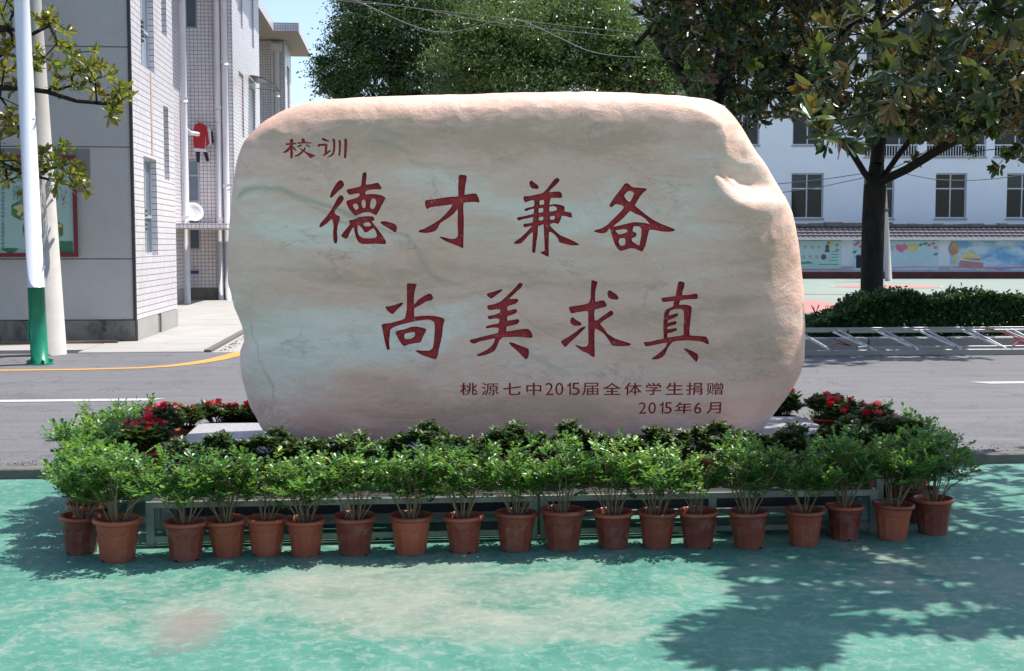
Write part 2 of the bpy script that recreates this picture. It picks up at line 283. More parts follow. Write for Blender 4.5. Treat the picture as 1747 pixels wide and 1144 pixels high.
# ------------------------------------------------------------------ ground, court, road, markings
def sheet(name, pts, z, mat, thick=None):
    b = MB(); b.quad(*[(p[0], p[1], z) for p in pts]); return props(b.obj(name, mat), kind='structure')
sheet('ground', [(-400, -200), (400, -200), (400, 600), (-400, 600)], -.02, M['ground'])
sheet('green_plaza', [(-14, -10), (16, -10), (16, 8.86), (-14, 8.86)], 0, M['court'])
road = MB(); road.box(-16, 18, 9.0, 18.25, -.015, .07); props(road.obj('road', M['asphalt']), kind='structure')
kerb = props(link(bpy.data.objects.new('kerb', None)), kind='structure'); kerb.location = (0, 8.93, 0)
x = -6.0
while x < 8.5:
    w = .98 + rnd.uniform(-.03, .03); b = MB(); j = rnd.uniform(-.012, .012); b.box(x, x + w, -.07 + j, .07, -.03, .073 + rnd.uniform(-.004, .004))
    b.obj('kerb_stone', M['kerb'], kerb, bevel=.008); x += w + .018
b = MB()      # crumbled asphalt edge
V = []
for i in range(1500):
    px_, py_ = rnd.uniform(-6, 8.5), 9.0 + abs(rnd.gauss(0, .09)); s = rnd.uniform(.006, .016)
    b.add([(px_ - s, py_, .068), (px_ + s * .6, py_ - s, .068), (px_ + s, py_ + s, .068), (px_, py_, .068 + s * .9)], [(0, 1, 3), (1, 2, 3), (2, 0, 3)])
b.obj('gravel', M['asphalt'], None, kind='stuff'); props(bpy.data.objects['gravel'], 'loose dark asphalt grit along the road edge above the kerb', 'gravel')
sheet('road_marking', [(-9, 12.62), (-2.52, 12.62), (-2.38, 12.80), (-9, 12.80)], .0745, M['paint_white'])
sheet('road_marking', [(6.45, 13.36), (14, 13.36), (14, 13.56), (6.3, 13.56)], .0745, M['paint_white'])
ym = MB(); cen = [(-12, 15.78, .075), (-6, 15.78, .075), (-4, 15.85, .075), (-3.3, 15.98, .08), (-2.95, 16.2, .1), (-2.7, 16.6, .115), (-2.5, 17.1, .125), (-2.35, 17.8, .13), (-2.28, 18.24, .13)]
for i in range(len(cen) - 1):
    q = []
    for k in (i, i + 1):
        a = Vector(cen[min(k + 1, len(cen) - 1)][:2]) - Vector(cen[max(k - 1, 0)][:2]); a.normalize(); nn = Vector((-a.y, a.x)) * cen[k][2]
        q.append((Vector(cen[k][:2]) - nn, Vector(cen[k][:2]) + nn))
    ym.quad((*q[0][0], .0745), (*q[1][0], .0745), (*q[1][1], .0745), (*q[0][1], .0745))
props(ym.obj('yellow_road_line', M['paint_yellow']), kind='structure')
apron = props(link(bpy.data.objects.new('pavement', None)), kind='structure')
for y0, y1 in ((18.27, 21.1), (21.12, 24.2), (24.22, 28), (28.02, 31.5), (31.52, 34.96)):
    b = MB(); b.box(-4.62, -2.86 + (0 if y0 < 20 else 0), y0, y1, -.01, .085); b.obj('paving_slab', M['concrete'], apron, bevel=.01)
    if y0 > 24: b = MB(); b.box(-5.88, -4.64, y0, y1, -.01, .085); b.obj('paving_slab', M['concrete'], apron, bevel=.01)
b = MB(); b.box(-14, -4.64, 18.7, 20.2, -.01, .08); b.obj('paving_slab', M['concrete'], apron)
b = MB(); b.box(-2.84, 3, 18.3, 34, -.01, .06); b.obj('gravel_strip', M['concrete'], apron)
b = MB(); b.box(-2.86, -2.76, 18.3, 33, .0, .10); b.obj('edging', M['kerb'], apron)
lt = MB()
for i in range(260):
    px_, py_ = -2.70 + abs(rnd.gauss(0, .12)), rnd.uniform(18.4, 30); s = rnd.uniform(.015, .04)
    lt.add([(px_, py_, .064), (px_ + s, py_ + s * .3, .07), (px_ + s * .4, py_ + s, .066), (px_ + s * .5, py_ + s * .4, .064 + s * .5)], [(0, 1, 3), (1, 2, 3), (2, 0, 3)])
props(lt.obj('leaf_litter', M['bamboo']), 'dry brown leaf litter along the path edge beside the apartment building', 'leaf litter', kind='stuff')
b = MB(); b.box(3.0, 60, 18.26, 62, -.015, .04); props(b.obj('far_court', M['court_far']), kind='structure')
def disc(cx, cy, r0, r1, z, n=48):
    b = MB()
    for k in range(n):
        a, c = 2 * math.pi * k / n, 2 * math.pi * (k + 1) / n
        if r0 > 0: b.quad((cx + r0 * math.cos(a), cy + r0 * math.sin(a), z), (cx + r1 * math.cos(a), cy + r1 * math.sin(a), z), (cx + r1 * math.cos(c), cy + r1 * math.sin(c), z), (cx + r0 * math.cos(c), cy + r0 * math.sin(c), z))
        else: b.quad((cx, cy, z), (cx + r1 * math.cos(a), cy + r1 * math.sin(a), z), (cx + r1 * math.cos(c), cy + r1 * math.sin(c), z))
    return b
cc = gp(1512, 488.5, .04)
props(disc(cc.x, cc.y, 0, 1.9, .045).obj('court_circle', M['court_red']), kind='structure'); props(disc(cc.x, cc.y, 1.9, 2.02, .049).obj('court_circle_line', M['paint_white']), kind='structure')
sheet('court_red_zone', [(3.2, 28.3), (11.4, 27.9), (11.4, 34.0), (3.2, 34.6)], .0445, M['court_red'])
sheet('court_line', [(5, 38.6), (34, 36.6), (34, 36.9), (5, 38.9)], .049, M['court_red']); sheet('court_line', [(5, 34.85), (22, 33.6), (22, 33.67), (5, 34.92)], .0535, M['paint_white'])
sheet('court_line', [(16, 44.5), (36, 38.5), (36, 38.58), (16, 44.58)], .0535, M['paint_white'])
props(disc(31, 46.5, 2.9, 3.0, .049).obj('court_circle_line', M['paint_white']), kind='structure')

# ------------------------------------------------------------------ left apartment building
def wall(name, axis, c, a0, a1, z0, z1, holes, depth, mat, parent, back=.0):
    b = MB(); rv = MB(); As = sorted({a0, a1, *[h[0] for h in holes], *[h[1] for h in holes]}); Zs = sorted({z0, z1, *[h[2] for h in holes], *[h[3] for h in holes]})
    def P(a, z, d=0): return (c - d, a, z) if axis == 'x' else (a, c + d, z)
    def Q(*p): b.quad(*p)
    def QR(*p): rv.quad(*p)
    for i in range(len(As) - 1):
        for j in range(len(Zs) - 1):
            am, zm = (As[i] + As[i + 1]) / 2, (Zs[j] + Zs[j + 1]) / 2
            if any(h[0] < am < h[1] and h[2] < zm < h[3] for h in holes): continue
            Q(P(As[i], Zs[j]), P(As[i + 1], Zs[j]), P(As[i + 1], Zs[j + 1]), P(As[i], Zs[j + 1]))
    for h in holes:
        rv = MB()
        QR(P(h[0], h[2]), P(h[0], h[2], depth), P(h[0], h[3], depth), P(h[0], h[3])); QR(P(h[1], h[2]), P(h[1], h[3]), P(h[1], h[3], depth), P(h[1], h[2], depth))
        QR(P(h[0], h[2]), P(h[1], h[2]), P(h[1], h[2], depth), P(h[0], h[2], depth)); QR(P(h[0], h[3]), P(h[0], h[3], depth), P(h[1], h[3], depth), P(h[1], h[3]))
        rv.obj('window_reveal', {'x': M['tile_front'], 'y': M['tile_side']}[axis] if 'tile' in mat.name else mat, parent)
    return b.obj(name, mat, parent)
def window(axis, c, a0, a1, z0, z1, parent, split=.62, mat=None, vent=False, cols=2, fr=.05):
    mat = mat or M['glass']
    def bx(b, a, a2, z, z2, d0, d1):
        if axis == 'x': b.box(c - d1, c - d0, a, a2, z, z2)
        else: b.box(a, a2, c + d0, c + d1, z, z2)
    f = MB(); bx(f, a0, a1, z0, z0 + fr, 0, .06); bx(f, a0, a1, z1 - fr, z1, 0, .06); bx(f, a0, a0 + fr, z0 + fr, z1 - fr, 0, .06); bx(f, a1 - fr, a1, z0 + fr, z1 - fr, 0, .06)
    zs = z0 + (z1 - z0) * split; bx(f, a0 + fr, a1 - fr, zs - fr / 2, zs + fr / 2, .0, .06); am = [a0 + (a1 - a0) * k / cols for k in range(1, cols)]
    for a in am: bx(f, a - fr / 2, a + fr / 2, z0 + fr, zs - fr / 2, .002, .058); bx(f, a - fr / 2, a + fr / 2, zs + fr / 2, z1 - fr, .002, .058)
    w = f.obj('window', M['frame_alu'], parent)
    ed = [a0] + am + [a1]
    for k in range(len(ed) - 1):
        for zz in ((z0, zs), (zs, z1)):
            p = MB(); bx(p, ed[k] + fr / 2, ed[k + 1] - fr / 2, zz[0] + fr / 2, zz[1] - fr / 2, .028, .036); p.obj('pane', mat, w)
    if vent:
        p = MB()
        for i in range(5): bx(p, a0 + .06, a0 + .42, z0 + .42 + i * .075, z0 + .455 + i * .075, -.05, .02)
        p.obj('louvre', M['metal_dark'], w)
    return w
bl = thing('apartment_building', 'white tiled apartment building with grey end wall left of the engraved stone', 'building', (-4.2, 20.26, .07))
zj = [.42, 1.38, 3.12, 4.66, 6.2, 7.75, 9.6]
for i in range(len(zj) - 1):
    b = MB(); b.box(-16, -4.24, 20.26, 20.5, zj[i] + .007, zj[i + 1] - .007); b.obj('wall_panel', M['pebble'], bl, bevel=.006)
b = MB(); b.box(-16, -4.26, 20.285, 20.52, .0, 9.6); b.obj('panel_joint', M['stain'], bl)
b = MB(); b.box(-16, -4.22, 20.235, 20.5, .0, .41); b.obj('wall_base', M['stain'], bl)
b = MB(); b.box(-6.22, -4.86, 20.252, 20.3, 2.42, 3.09); b.obj('cement_patch', M['mudpatch'], bl)
b = MB(); b.box(-4.245, -4.2, 20.24, 20.30, .05, 9.6); b.obj('corner_strip', M['metal_dark'], bl)
holesA = [(21.05, 22.1, 1.42, 3.04), (21.05, 22.1, 4.50, 6.1), (21.05, 22.1, 7.6, 9.1), (22.85, 23.3, 2.75, 4.05), (22.85, 23.3, 5.3, 6.9), (22.85, 23.3, 8.0, 9.3)]
wall('tiled_wall', 'x', -4.2, 20.3, 23.85, .42, 9.6, holesA, .13, M['tile_side'], bl)
for i, h in enumerate(holesA): window('x', -4.2 - .085, *h, bl, split=.4 if i < 3 else .5, mat=M['glass_sky'] if i < 3 else M['glass'], vent=i < 3, cols=2 if i < 3 else 1)
b = MB(); b.box(-4.23, -4.19, 20.3, 21.95, 0, .41); b.box(-4.23, -4.19, 22.25, 23.86, 0, .41); b.obj('wall_base', M['concrete'], bl)
b = MB(); b.box(-4.4, -4.22, 20.3, 23.8, 0, .41); b.obj('wall_base', M['stain'], bl)
b = MB(); b.box(-4.196, -4.194, 21.72, 21.83, 3.1, 4.48); b.obj('rust_stain', simple('rust_streak', (.50, .36, .27), .8, .25, 6), bl)
b = MB(); b.box(-16, -4.3, 23.80, 23.85, 0, 9.6); b.obj('end_wall', M['tile_front'], bl)
b = MB(); b.box(-8, -5.95, 23.85, 35, 0, 9.6); b.obj('core', M['tile_side'], bl)
wall('tiled_wall', 'x', -5.9, 23.87, 34.96, .42, 9.6, [(29.5, 31.3, 1.1, 2.0), (32.0, 32.5, 4.4, 5.6)], .04, M['tile_side'], bl)
b = MB(); b.box(-5.93, -5.88, 23.87, 34.9, .05, .41); b.obj('wall_base', M['concrete'], bl)
holesB = [(-5.84, -5.52, 1.45, 2.6), (-5.84, -5.52, 2.75, 3.9), (-5.84, -5.5, 7.4, 9.0)]
wall('tiled_wall', 'y', 35, -5.9, -4.57, .42, 9.62, holesB, .15, M['tile_front'], bl)
for h in holesB: window('y', 35.08, *h, bl, mat=M['glass_sky'], cols=1)
b = MB(); b.box(-5.88, -4.56, 34.965, 35.1, .05, .415); b.obj('wall_base', M['stain'], bl)
holesC = [(36.2, 37.3, 4.65, 6.45), (36.2, 37.3, 7.75, 9.35), (38.7, 40.05, 4.65, 6.35), (38.7, 40.05, 7.6, 9.35), (36.2, 37.3, 1.5, 3.3), (38.7, 40.05, 1.5, 3.3)]
wall('tiled_wall', 'x', -4.57, 35.0, 41.4, .05, 9.62, holesC, .13, M['tile_side'], bl)
for i, h in enumerate(holesC): window('x', -4.57 - .07, *h, bl, mat=M['glass_sky'], cols=2)
b = MB(); b.box(-8, -4.62, 35.2, 41.38, .05, 9.6); b.obj('core', M['tile_side'], bl)
b = MB(); b.box(-9, -3.88, 33.2, 41.6, 9.65, 9.72); b.obj('roof_slab', M['soffit'], bl)
b = MB(); b.box(-16, -3.7, 19.8, 33.15, 9.9, 10.1); b.obj('roof_slab', M['soffit'], bl)
wall('tiled_wall', 'y', 52, -7, -4.72, .05, 9.75, [], .1, M['tile_front'], bl)
holesD = [(52.9, 54.0, 6.4, 8.9)]
wall('tiled_wall', 'x', -4.72, 52, 54.8, .05, 9.75, holesD, .12, M['tile_side'], bl); window('x', -4.79, *holesD[0], bl)
b = MB(); b.box(-8, -4.80, 52.05, 54.78, .05, 9.7); b.obj('core', M['tile_side'], bl)
b = MB(); b.box(-9, -4.95, 41.7, 50.0, 9.78, 9.80); b.box(-9, -4.0, 50.02, 56.5, 9.78, 9.80); b.obj('soffit', M['soffit'], bl)
b = MB(); b.box(-5.03, -4.95, 41.7, 49.99, 9.80, 10.13); b.obj('roof_eave', M['tile_side'], bl); b = MB(); b.box(-5.03, -4.0, 50.0, 50.08, 9.80, 10.13); b.obj('roof_eave', M['tile_front'], bl)
b = MB(); b.box(-4.08, -4.0, 50.09, 56.5, 9.80, 10.13); b.obj('roof_eave', M['tile_side'], bl)
def pipe(px, Y, r, z0=.08, z1=9.7, X=None, joints=(2.2, 5.2, 8.2)):
    q = at(px, 415, Y); X = q.x if X is None else X; b = MB(); b.tube([(X, Y, z0), (X, Y, z1)], r, 12); o = b.obj('drain_pipe', M['white_pvc'], bl, smooth=True)
    for z in joints: c = MB(); c.tube([(X, Y, z), (X, Y, z + .12)], r * 1.18, 12); c.obj('pipe_collar', M['white_pvc'], o, smooth=True)
pipe(318, 33.0, .085); pipe(376, 34.86, .08); pipe(388, 34.86, .085, joints=(3.1, 6.4)); pipe(469, 51.9, .06, joints=(6.5,)); pipe(476, 51.9, .10, z1=9.3, joints=(7.5,))
q = at(476, 415, 51.85).x; b = MB(); b.box(q - .22, q + .22, 51.7, 51.98, 9.3, 9.6); b.obj('rain_head', M['white_pvc'], bl)
q = at(318, 415, 33).x; b = MB(); b.tube([(q, 33, 4.55), (q + .12, 33.2, 4.45), (q + .25, 33.6, 4.45)], .055, 10); b.obj('drain_pipe', M['white_pvc'], bl, smooth=True)
b = MB(); b.box(-5.88, -4.42, 32.3, 34.9, 2.0, 2.13); b.obj('door_canopy', m_tile('canopy_tiles', 0, .1), bl)
b = MB(); b.box(-5.88, -4.42, 32.32, 34.9, 1.985, 1.997); b.obj('soffit', M['soffit'], bl)
# curved awning over the far window
b = MB(); pts = [(i / 8) for i in range(9)]
for i in range(8):
    a0_, a1_ = pts[i], pts[i + 1]; f = lambda t: (-4.55 + .75 * t, 6.62 - .28 * t * t)
    (xa, za), (xb, zb) = f(a0_), f(a1_); b.quad((xa, 38.5, za), (xb, 38.5, zb), (xb, 40.3, zb), (xa, 40.3, za)); b.quad((xa, 38.5, za - .02), (xa, 40.3, za - .02), (xb, 40.3, zb - .02), (xb, 38.5, zb - .02))
b.bar((-4.55, 38.5, 6.45), (-3.82, 38.5, 6.36), .02, .02); b.bar((-4.55, 40.3, 6.45), (-3.82, 40.3, 6.36), .02, .02); b.obj('window_awning', M['alu'], bl)
# the parts above were given in world metres: move the meshes into the building's frame
anchor(bl)

# ------------------------------------------------------------------ text and outline helpers
def curve_mesh(cu, bevel=None):
    ob = bpy.data.objects.new('tmp', cu); COL.objects.link(ob); bpy.context.view_layer.update()
    dg = bpy.context.evaluated_depsgraph_get(); me = bpy.data.meshes.new_from_object(ob.evaluated_get(dg)); bpy.data.objects.remove(ob); return me
def glyph(ch, extrude=0.0, bold=0.0):
    cu = bpy.data.curves.new('g', 'FONT'); cu.body = ch; cu.size = 1; cu.extrude = extrude; cu.resolution_u = 3; cu.offset = bold; return curve_mesh(cu)
def glyph_box(me, x0, x1, y0, y1):
    co = np.empty(len(me.vertices) * 3); me.vertices.foreach_get('co', co); co = co.reshape(-1, 3)
    a, b = co.min(0), co.max(0); sx = (x1 - x0) / max(b[0] - a[0], 1e-6); sy = (y1 - y0) / max(b[1] - a[1], 1e-6)
    co[:, 0] = x0 + (co[:, 0] - a[0]) * sx; co[:, 1] = y0 + (co[:, 1] - a[1]) * sy; return co, [tuple(p.vertices) for p in me.polygons]
def flat_text(items, Y, name, mat, parent, thick=.0, toworld=None):
    """items: (char, px centre, py centre, width px, height px) on the plane y=Y"""
    b = MB()
    for ch, cx, cy, w, h in items:
        me = glyph(ch); co, fs = glyph_box(me, cx - w / 2, cx + w / 2, -(cy + h / 2), -(cy - h / 2))
        T = toworld or (lambda u, v: at(u, v, Y)); b.add([T(c[0], -c[1]) for c in co], fs); bpy.data.meshes.remove(me)
    return b.obj(name, mat, parent)
def smooth_loop(pts, n=3):
    out = []; m = len(pts)
    for i in range(m):
        p0, p1, p2, p3 = [np.array(pts[(i + k) % m], float) for k in (-1, 0, 1, 2)]
        # sharp corners stay nearly sharp
        for k in range(n):
            t = k / n; T = .55; m1 = (p2 - p0) * T / 1.1 * .5; m2 = (p3 - p1) * T / 1.1 * .5
            L = np.linalg.norm(p2 - p1); 
            for mm in (m1, m2):
                q = np.linalg.norm(mm)
                if q > L * .9: mm *= L * .9 / q
            h = (2 * t ** 3 - 3 * t ** 2 + 1) * p1 + (t ** 3 - 2 * t ** 2 + t) * m1 + (-2 * t ** 3 + 3 * t ** 2) * p2 + (t ** 3 - t ** 2) * m2
            out.append(tuple(h))
    return out

# ------------------------------------------------------------------ engraved stone on its plinth
YM, YF, YB = 7.97, 7.60, 8.36
OUT = [(448,735),(436,712),(425,690),(413,642),(410,600),(417,580),(413,560),(400,525),(390,485),(388,440),(392,380),(398,330),(408,272),(421,240),(450,211),(480,193),(515,180),(560,173),(620,170),(700,168),(800,165),(900,160.5),(1000,159),(1100,162),(1160,165),(1200,172),(1226,185),(1246,207),(1263,235),(1281,262),(1303,288),(1325,320),(1345,362),(1356,410),(1363,470),(1367,520),(1368,570),(1366,612),(1358,640),(1340,672),(1318,702),(1290,738),(1268,752),(1180,760),(1000,764),(800,764),(600,758),(480,748)]
ol = [at(a, b, YM) for a, b in smooth_loop(OUT, 4)]
CX, CZ = at(885, 455, YM).x, at(885, 455, YM).z
ang = np.array([math.atan2(p.z - CZ, p.x - CX) for p in ol]); rad = np.array([math.hypot(p.z - CZ, p.x - CX) for p in ol])
o_ = np.argsort(ang); ang = ang[o_]; rad = rad[o_]
def rout(t): return np.interp(t, ang, rad, period=2 * math.pi)
def vnoise(x, y, z, seed=0):     # smooth value noise
    g = np.random.default_rng(seed).uniform(-1, 1, (32, 32, 32)); xi, yi, zi = [np.floor(a).astype(int) for a in (x, y, z)]
    fx, fy, fz = x - xi, y - yi, z - zi; fx, fy, fz = [a * a * (3 - 2 * a) for a in (fx, fy, fz)]; r = 0
    for i in (0, 1):
        for j in (0, 1):
            for k in (0, 1): r = r + g[(xi + i) % 32, (yi + j) % 32, (zi + k) % 32] * (fx if i else 1 - fx) * (fy if j else 1 - fy) * (fz if k else 1 - fz)
    return r
def poly_xy(pts, Y=YF): return np.array([[at(a, b, Y).x, at(a, b, Y).z] for a, b in pts])
def dist_poly(x, z, P):
    d = np.full(x.shape, 1e9); side = np.zeros(x.shape)
    for a, b in zip(P[:-1], P[1:]):
        ab = b - a; t = np.clip(((x - a[0]) * ab[0] + (z - a[1]) * ab[1]) / (ab @ ab), 0, 1); qx = x - a[0] - t * ab[0]; qz = z - a[1] - t * ab[1]; q = np.hypot(qx, qz)
        s = np.sign(ab[0] * (z - a[1]) - ab[1] * (x - a[0])); m = q < d; d = np.where(m, q, d); side = np.where(m, s, side)
    return d, side
def sst(a, b, x): t = np.clip((x - a) / (b - a), 0, 1); return t * t * (3 - 2 * t)
SHO = poly_xy([(1120, 176), (1190, 186), (1228, 206), (1240, 240), (1238, 262), (1222, 283), (1206, 300)])
CRE = poly_xy([(1205, 268), (1216, 290), (1240, 316), (1262, 331), (1290, 339), (1335, 334)])
def dent(x, z):       # how far the right shoulder is cut back, in metres
    d1, s1 = dist_poly(x, z, SHO); right = np.where(s1 > 0, d1, 0.0); right = np.where((z > SHO[0, 1] + .5), 0, right)
    d2, s2 = dist_poly(x, z, CRE); above = np.where(s2 > 0, d2, -d2)
    cut = .15 * (1 - np.exp(-right / .16)) * sst(-.02, .09, above)
    cut = cut * sst(at(1110, 0, YF).x, at(1200, 0, YF).x, x)
    groove = .022 * np.exp(-((above - .015) / .02) ** 2) * sst(.0, .1, x - CRE[0, 0])
    lip = -.028 * np.exp(-((above + .06) / .05) ** 2) * sst(-.05, .12, x - CRE[0, 0])
    rib = .02 * np.exp(-((d1 - .12) / .03) ** 2) * (s1 > 0) * sst(0, .1, above)
    return np.where(x > SHO[0, 0] - .4, cut + groove + lip + rib, 0)
def frontY(x, z):
    x = np.asarray(x, float); z = np.asarray(z, float); t = np.hypot(x - CX, z - CZ) / rout(np.arctan2(z - CZ, x - CX)); t = np.clip(t, 0, 1)
    dz_ = (z - CZ) / np.maximum(np.hypot(x - CX, z - CZ), 1e-6); n = 7.0 + 11.0 * sst(.25, .8, dz_) + 2.0 * np.clip(-dz_, 0, 1)
    y = YM - (YM - YF) * (1 - t ** n) ** (1 / 2.1) - .045 * sst(-1.0, 1.0, z - CZ)
    y = y + .018 * vnoise(x * 1.3 + 5, z * 1.5 + 5, x * 0 + 2, 3) + .006 * vnoise(x * 4 + 9, z * 4 + 9, x * 0 + 4, 4)
    ed = sst(.72, .97, t); y = y + ed * (.012 * np.abs(vnoise(x * 5 + 3, z * 5 + 3, x * 0 + 1, 31)) + .006 * np.abs(vnoise(x * 13 + 3, z * 13 + 3, x * 0 + 1, 32)))
    return y + dent(x, z) * (1 - t ** 9)
def stone_mesh():
    na, nf, nb = 560, 150, 36
    th = np.linspace(-math.pi, math.pi, na, endpoint=False)
    # front rings: dense towards the edge
    u = np.linspace(0.012, 1, nf); a = np.sin(u * math.pi / 2) ** .8; ro = rout(th)
    V = []; 
    for t in a:
        x = CX + t * ro * np.cos(th); z = CZ + t * ro * np.sin(th); V.append(np.stack([x, frontY(x, z), z], 1))
    for t in np.sin(np.linspace(1, .05, nb)[1:] * math.pi / 2) ** .6:
        x = CX + t * ro * np.cos(th); z = CZ + t * ro * np.sin(th); y = YM + (YB - YM) * (1 - t ** 5) ** (1 / 2.2) + .03 * vnoise(x * 1.6, z * 1.6, x * 0 + 7, 9); V.append(np.stack([x, y, z], 1))
    n = len(V); V = np.concatenate(V); fx = vnoise(V[:, 0] * 2.3 + 3, V[:, 1] * 3, V[:, 2] * 2.3, 12) * .012
    edge = np.clip(np.hypot(V[:, 0] - CX, V[:, 2] - CZ) / rout(np.arctan2(V[:, 2] - CZ, V[:, 0] - CX)), 0, 1) ** 8
    fx = fx + .006 * np.abs(vnoise(V[:, 0] * 7, V[:, 1] * 7, V[:, 2] * 7, 14)); V[:, 0] += fx * edge * .8; V[:, 2] += fx * edge * .9
    i, k = np.meshgrid(np.arange(n - 1), np.arange(na), indexing='ij'); i = i.ravel(); k = k.ravel(); k2 = (k + 1) % na
    Q = np.stack([i * na + k, i * na + k2, (i + 1) * na + k2, (i + 1) * na + k], 1)
    faces = [tuple(q) for q in Q.tolist()]; faces.append(tuple(range(na))[::-1]); faces.append(tuple((n - 1) * na + q for q in range(na)))
    me = bpy.data.meshes.new('engraved_stone'); me.from_pydata(V.tolist(), [], faces); me.materials.append(M['marble']); me.materials.append(M['redpaint'])
    bm = bmesh.new(); bm.from_mesh(me); bmesh.ops.recalc_face_normals(bm, faces=bm.faces[:]); print('STONE nonmanifold', sum(not e.is_manifold for e in bm.edges), 'vol', bm.calc_volume(signed=True)); bm.to_mesh(me); bm.free()
    return me, V
def color_attrs(me):
    n = len(me.vertices); co = np.empty(n * 3); me.vertices.foreach_get('co', co); co = co.reshape(-1, 3); x, z = co[:, 0], co[:, 2]
    def blob(px, py, rx, ry, rot=0):
        c = at(px, py, YF); sx, sz = rx * YF / F, ry * YF / F; dx, dz = x - c.x, z - c.z; cr, sr = math.cos(rot), math.sin(rot); a = (dx * cr - dz * sr) / sx; b = (dx * sr + dz * cr) / sz
        return np.exp(-(a * a + b * b))
    warm = np.full(n, .38)
    for px, py, rx, ry, w, rt in ((820,215,420,55,.5,0),(560,235,170,60,.3,0),(700,360,170,45,.28,.3),(600,470,190,36,.38,.12),(520,500,120,25,.25,0),(880,470,260,40,.30,0),(1000,430,260,30,.2,0),(1280,480,120,75,.42,-.3),(1320,420,60,60,.3,0),(850,590,120,40,.30,0),(1200,590,190,55,.32,0),(1330,610,70,60,.35,0),(640,650,90,28,.42,.15),(950,690,420,45,.42,0),(820,720,280,40,.28,0),(1050,540,160,30,.3,0),(1250,360,80,30,.15,0),(1100,250,160,50,.1,0),
                              (520,410,110,50,-.25,.1),(480,600,90,110,-.3,0),(640,580,190,50,-.32,0),(900,530,0.1,1,0,0),(1010,400,180,40,-.2,0),(960,260,200,45,.12,0),(1150,430,70,30,-.22,0),(1110,690,60,20,-.1,0),(800,540,70,30,-.2,0)):
        warm += w * blob(px, py, rx, ry, rt)
    wob = .03 * vnoise(x * 3.1, x * 0, z * 6, 21) + .012 * vnoise(x * 14, x * 0, z * 16, 22); vein = np.zeros(n)
    for pts, wd, st in (([(400,333),(412,326),(470,327),(500,340),(560,352),(590,362),(625,372)], .014, .8), ([(500,342),(540,360),(590,375),(640,388),(690,405),(712,425),(730,460),(748,482)], .009, .55),
                        ([(745,480),(800,495),(860,520),(905,560),(960,575),(1060,590),(1130,605),(1220,632),(1300,640)], .007, .38), ([(850,540),(900,600),(960,640)], .02, .35), ([(1230,300),(1245,310)], .05, .4),
                        ([(418,560),(440,610),(455,640),(464,690)], .004, .6), ([(590,205),(640,215),(690,235)], .02, .35), ([(640,240),(690,262)], .016, .45), ([(1010,320),(1050,385),(1110,440)], .004, .25), ([(700,275),(760,290),(820,285)], .012, .3)):
        d, _ = dist_poly(x + wob, z + wob * .7, poly_xy(pts)); vein = np.maximum(vein, st * np.exp(-(d / wd) ** 2))
    for nm, v in (('warm', warm), ('vein', vein)):
        a = me.attributes.new(nm, 'FLOAT', 'POINT'); a.data.foreach_set('value', np.clip(v, 0, 1).astype(np.float32))
G = {}
G['virtue'] = (540, 285, 7.627, [
 [[(318,173),(350,190),(366,235),(340,275),(290,315),(240,365),(195,405),(182,385),(200,325),(235,260),(275,200)]],
 [[(320,367),(350,380),(362,415),(330,470),(285,520),(250,565),(240,595),(270,625),(312,645),(300,710),(280,770),(272,850),(278,930),(268,990),(235,985),(222,920),(220,830),(228,770),(215,700),(195,680),(150,725),(100,760),(60,782),(40,770),(60,725),(110,670),(160,610),(200,550),(240,480),(280,400)]],
 [[(632,68),(655,85),(652,160),(645,232),(720,222),(800,205),(825,235),(850,275),(835,293),(770,292),(700,300),(645,318),(640,357),(700,352),(780,355),(850,370),(900,400),(885,440),(850,500),(815,570),(780,625),(740,610),(700,590),(650,588),(600,598),(550,620),(505,632),(470,600),(430,550),(400,490),(393,450),(410,435),(480,415),(540,395),(565,370),(560,345),(500,352),(440,362),(410,340),(396,310),(410,293),(480,278),(550,262),(585,240),(592,170),(602,95)],
  [(495,480),(530,478),(548,510),(550,540),(515,558),(490,530),(478,495)], [(620,425),(642,450),(645,500),(630,535),(605,528),(590,490),(595,440)], [(745,410),(775,430),(780,480),(755,535),(720,548),(700,520),(705,460),(720,420)]],
 [[(560,650),(650,638),(735,642),(757,675),(745,700),(720,705),(780,780),(840,860),(905,960),(900,998),(860,1000),(780,995),(680,998),(600,998),(550,975),(515,910),(500,850),(490,785),(470,800),(440,850),(415,910),(395,930),(350,918),(325,890),(350,850),(400,790),(440,740),(425,695),(500,678)],
  [(620,730),(680,715),(715,745),(700,768),(640,770),(612,750)], [(545,750),(590,790),(625,840),(655,850),(690,825),(745,795),(775,840),(788,890),(765,920),(700,925),(610,922),(560,890),(540,840),(538,790)]],
 [[(850,705),(900,705),(980,725),(1030,745),(1050,790),(1040,835),(1020,848),(970,815),(900,775),(850,740),(832,720)]]])
G['talent'] = (700, 285, 7.627, [[[(640,105),(710,108),(730,130),(718,200),(705,290),(702,362),(770,350),(845,345),(875,385),(893,440),(885,462),(830,455),(760,458),(690,468),(685,560),(692,680),(690,850),(688,960),(686,1052),(640,1035),(540,995),(460,965),(390,920),(385,900),(440,912),(520,932),(590,925),(615,880),(610,750),(612,640),(612,545),(570,600),(500,655),(430,700),(385,730),(350,800),(310,835),(210,858),(110,845),(115,820),(180,800),(280,745),(370,690),(440,625),(510,545),(545,488),(450,500),(330,513),(260,525),(215,548),(195,510),(188,470),(200,433),(300,420),(430,400),(540,387),(618,380),(616,280),(620,180),(625,120)]]])
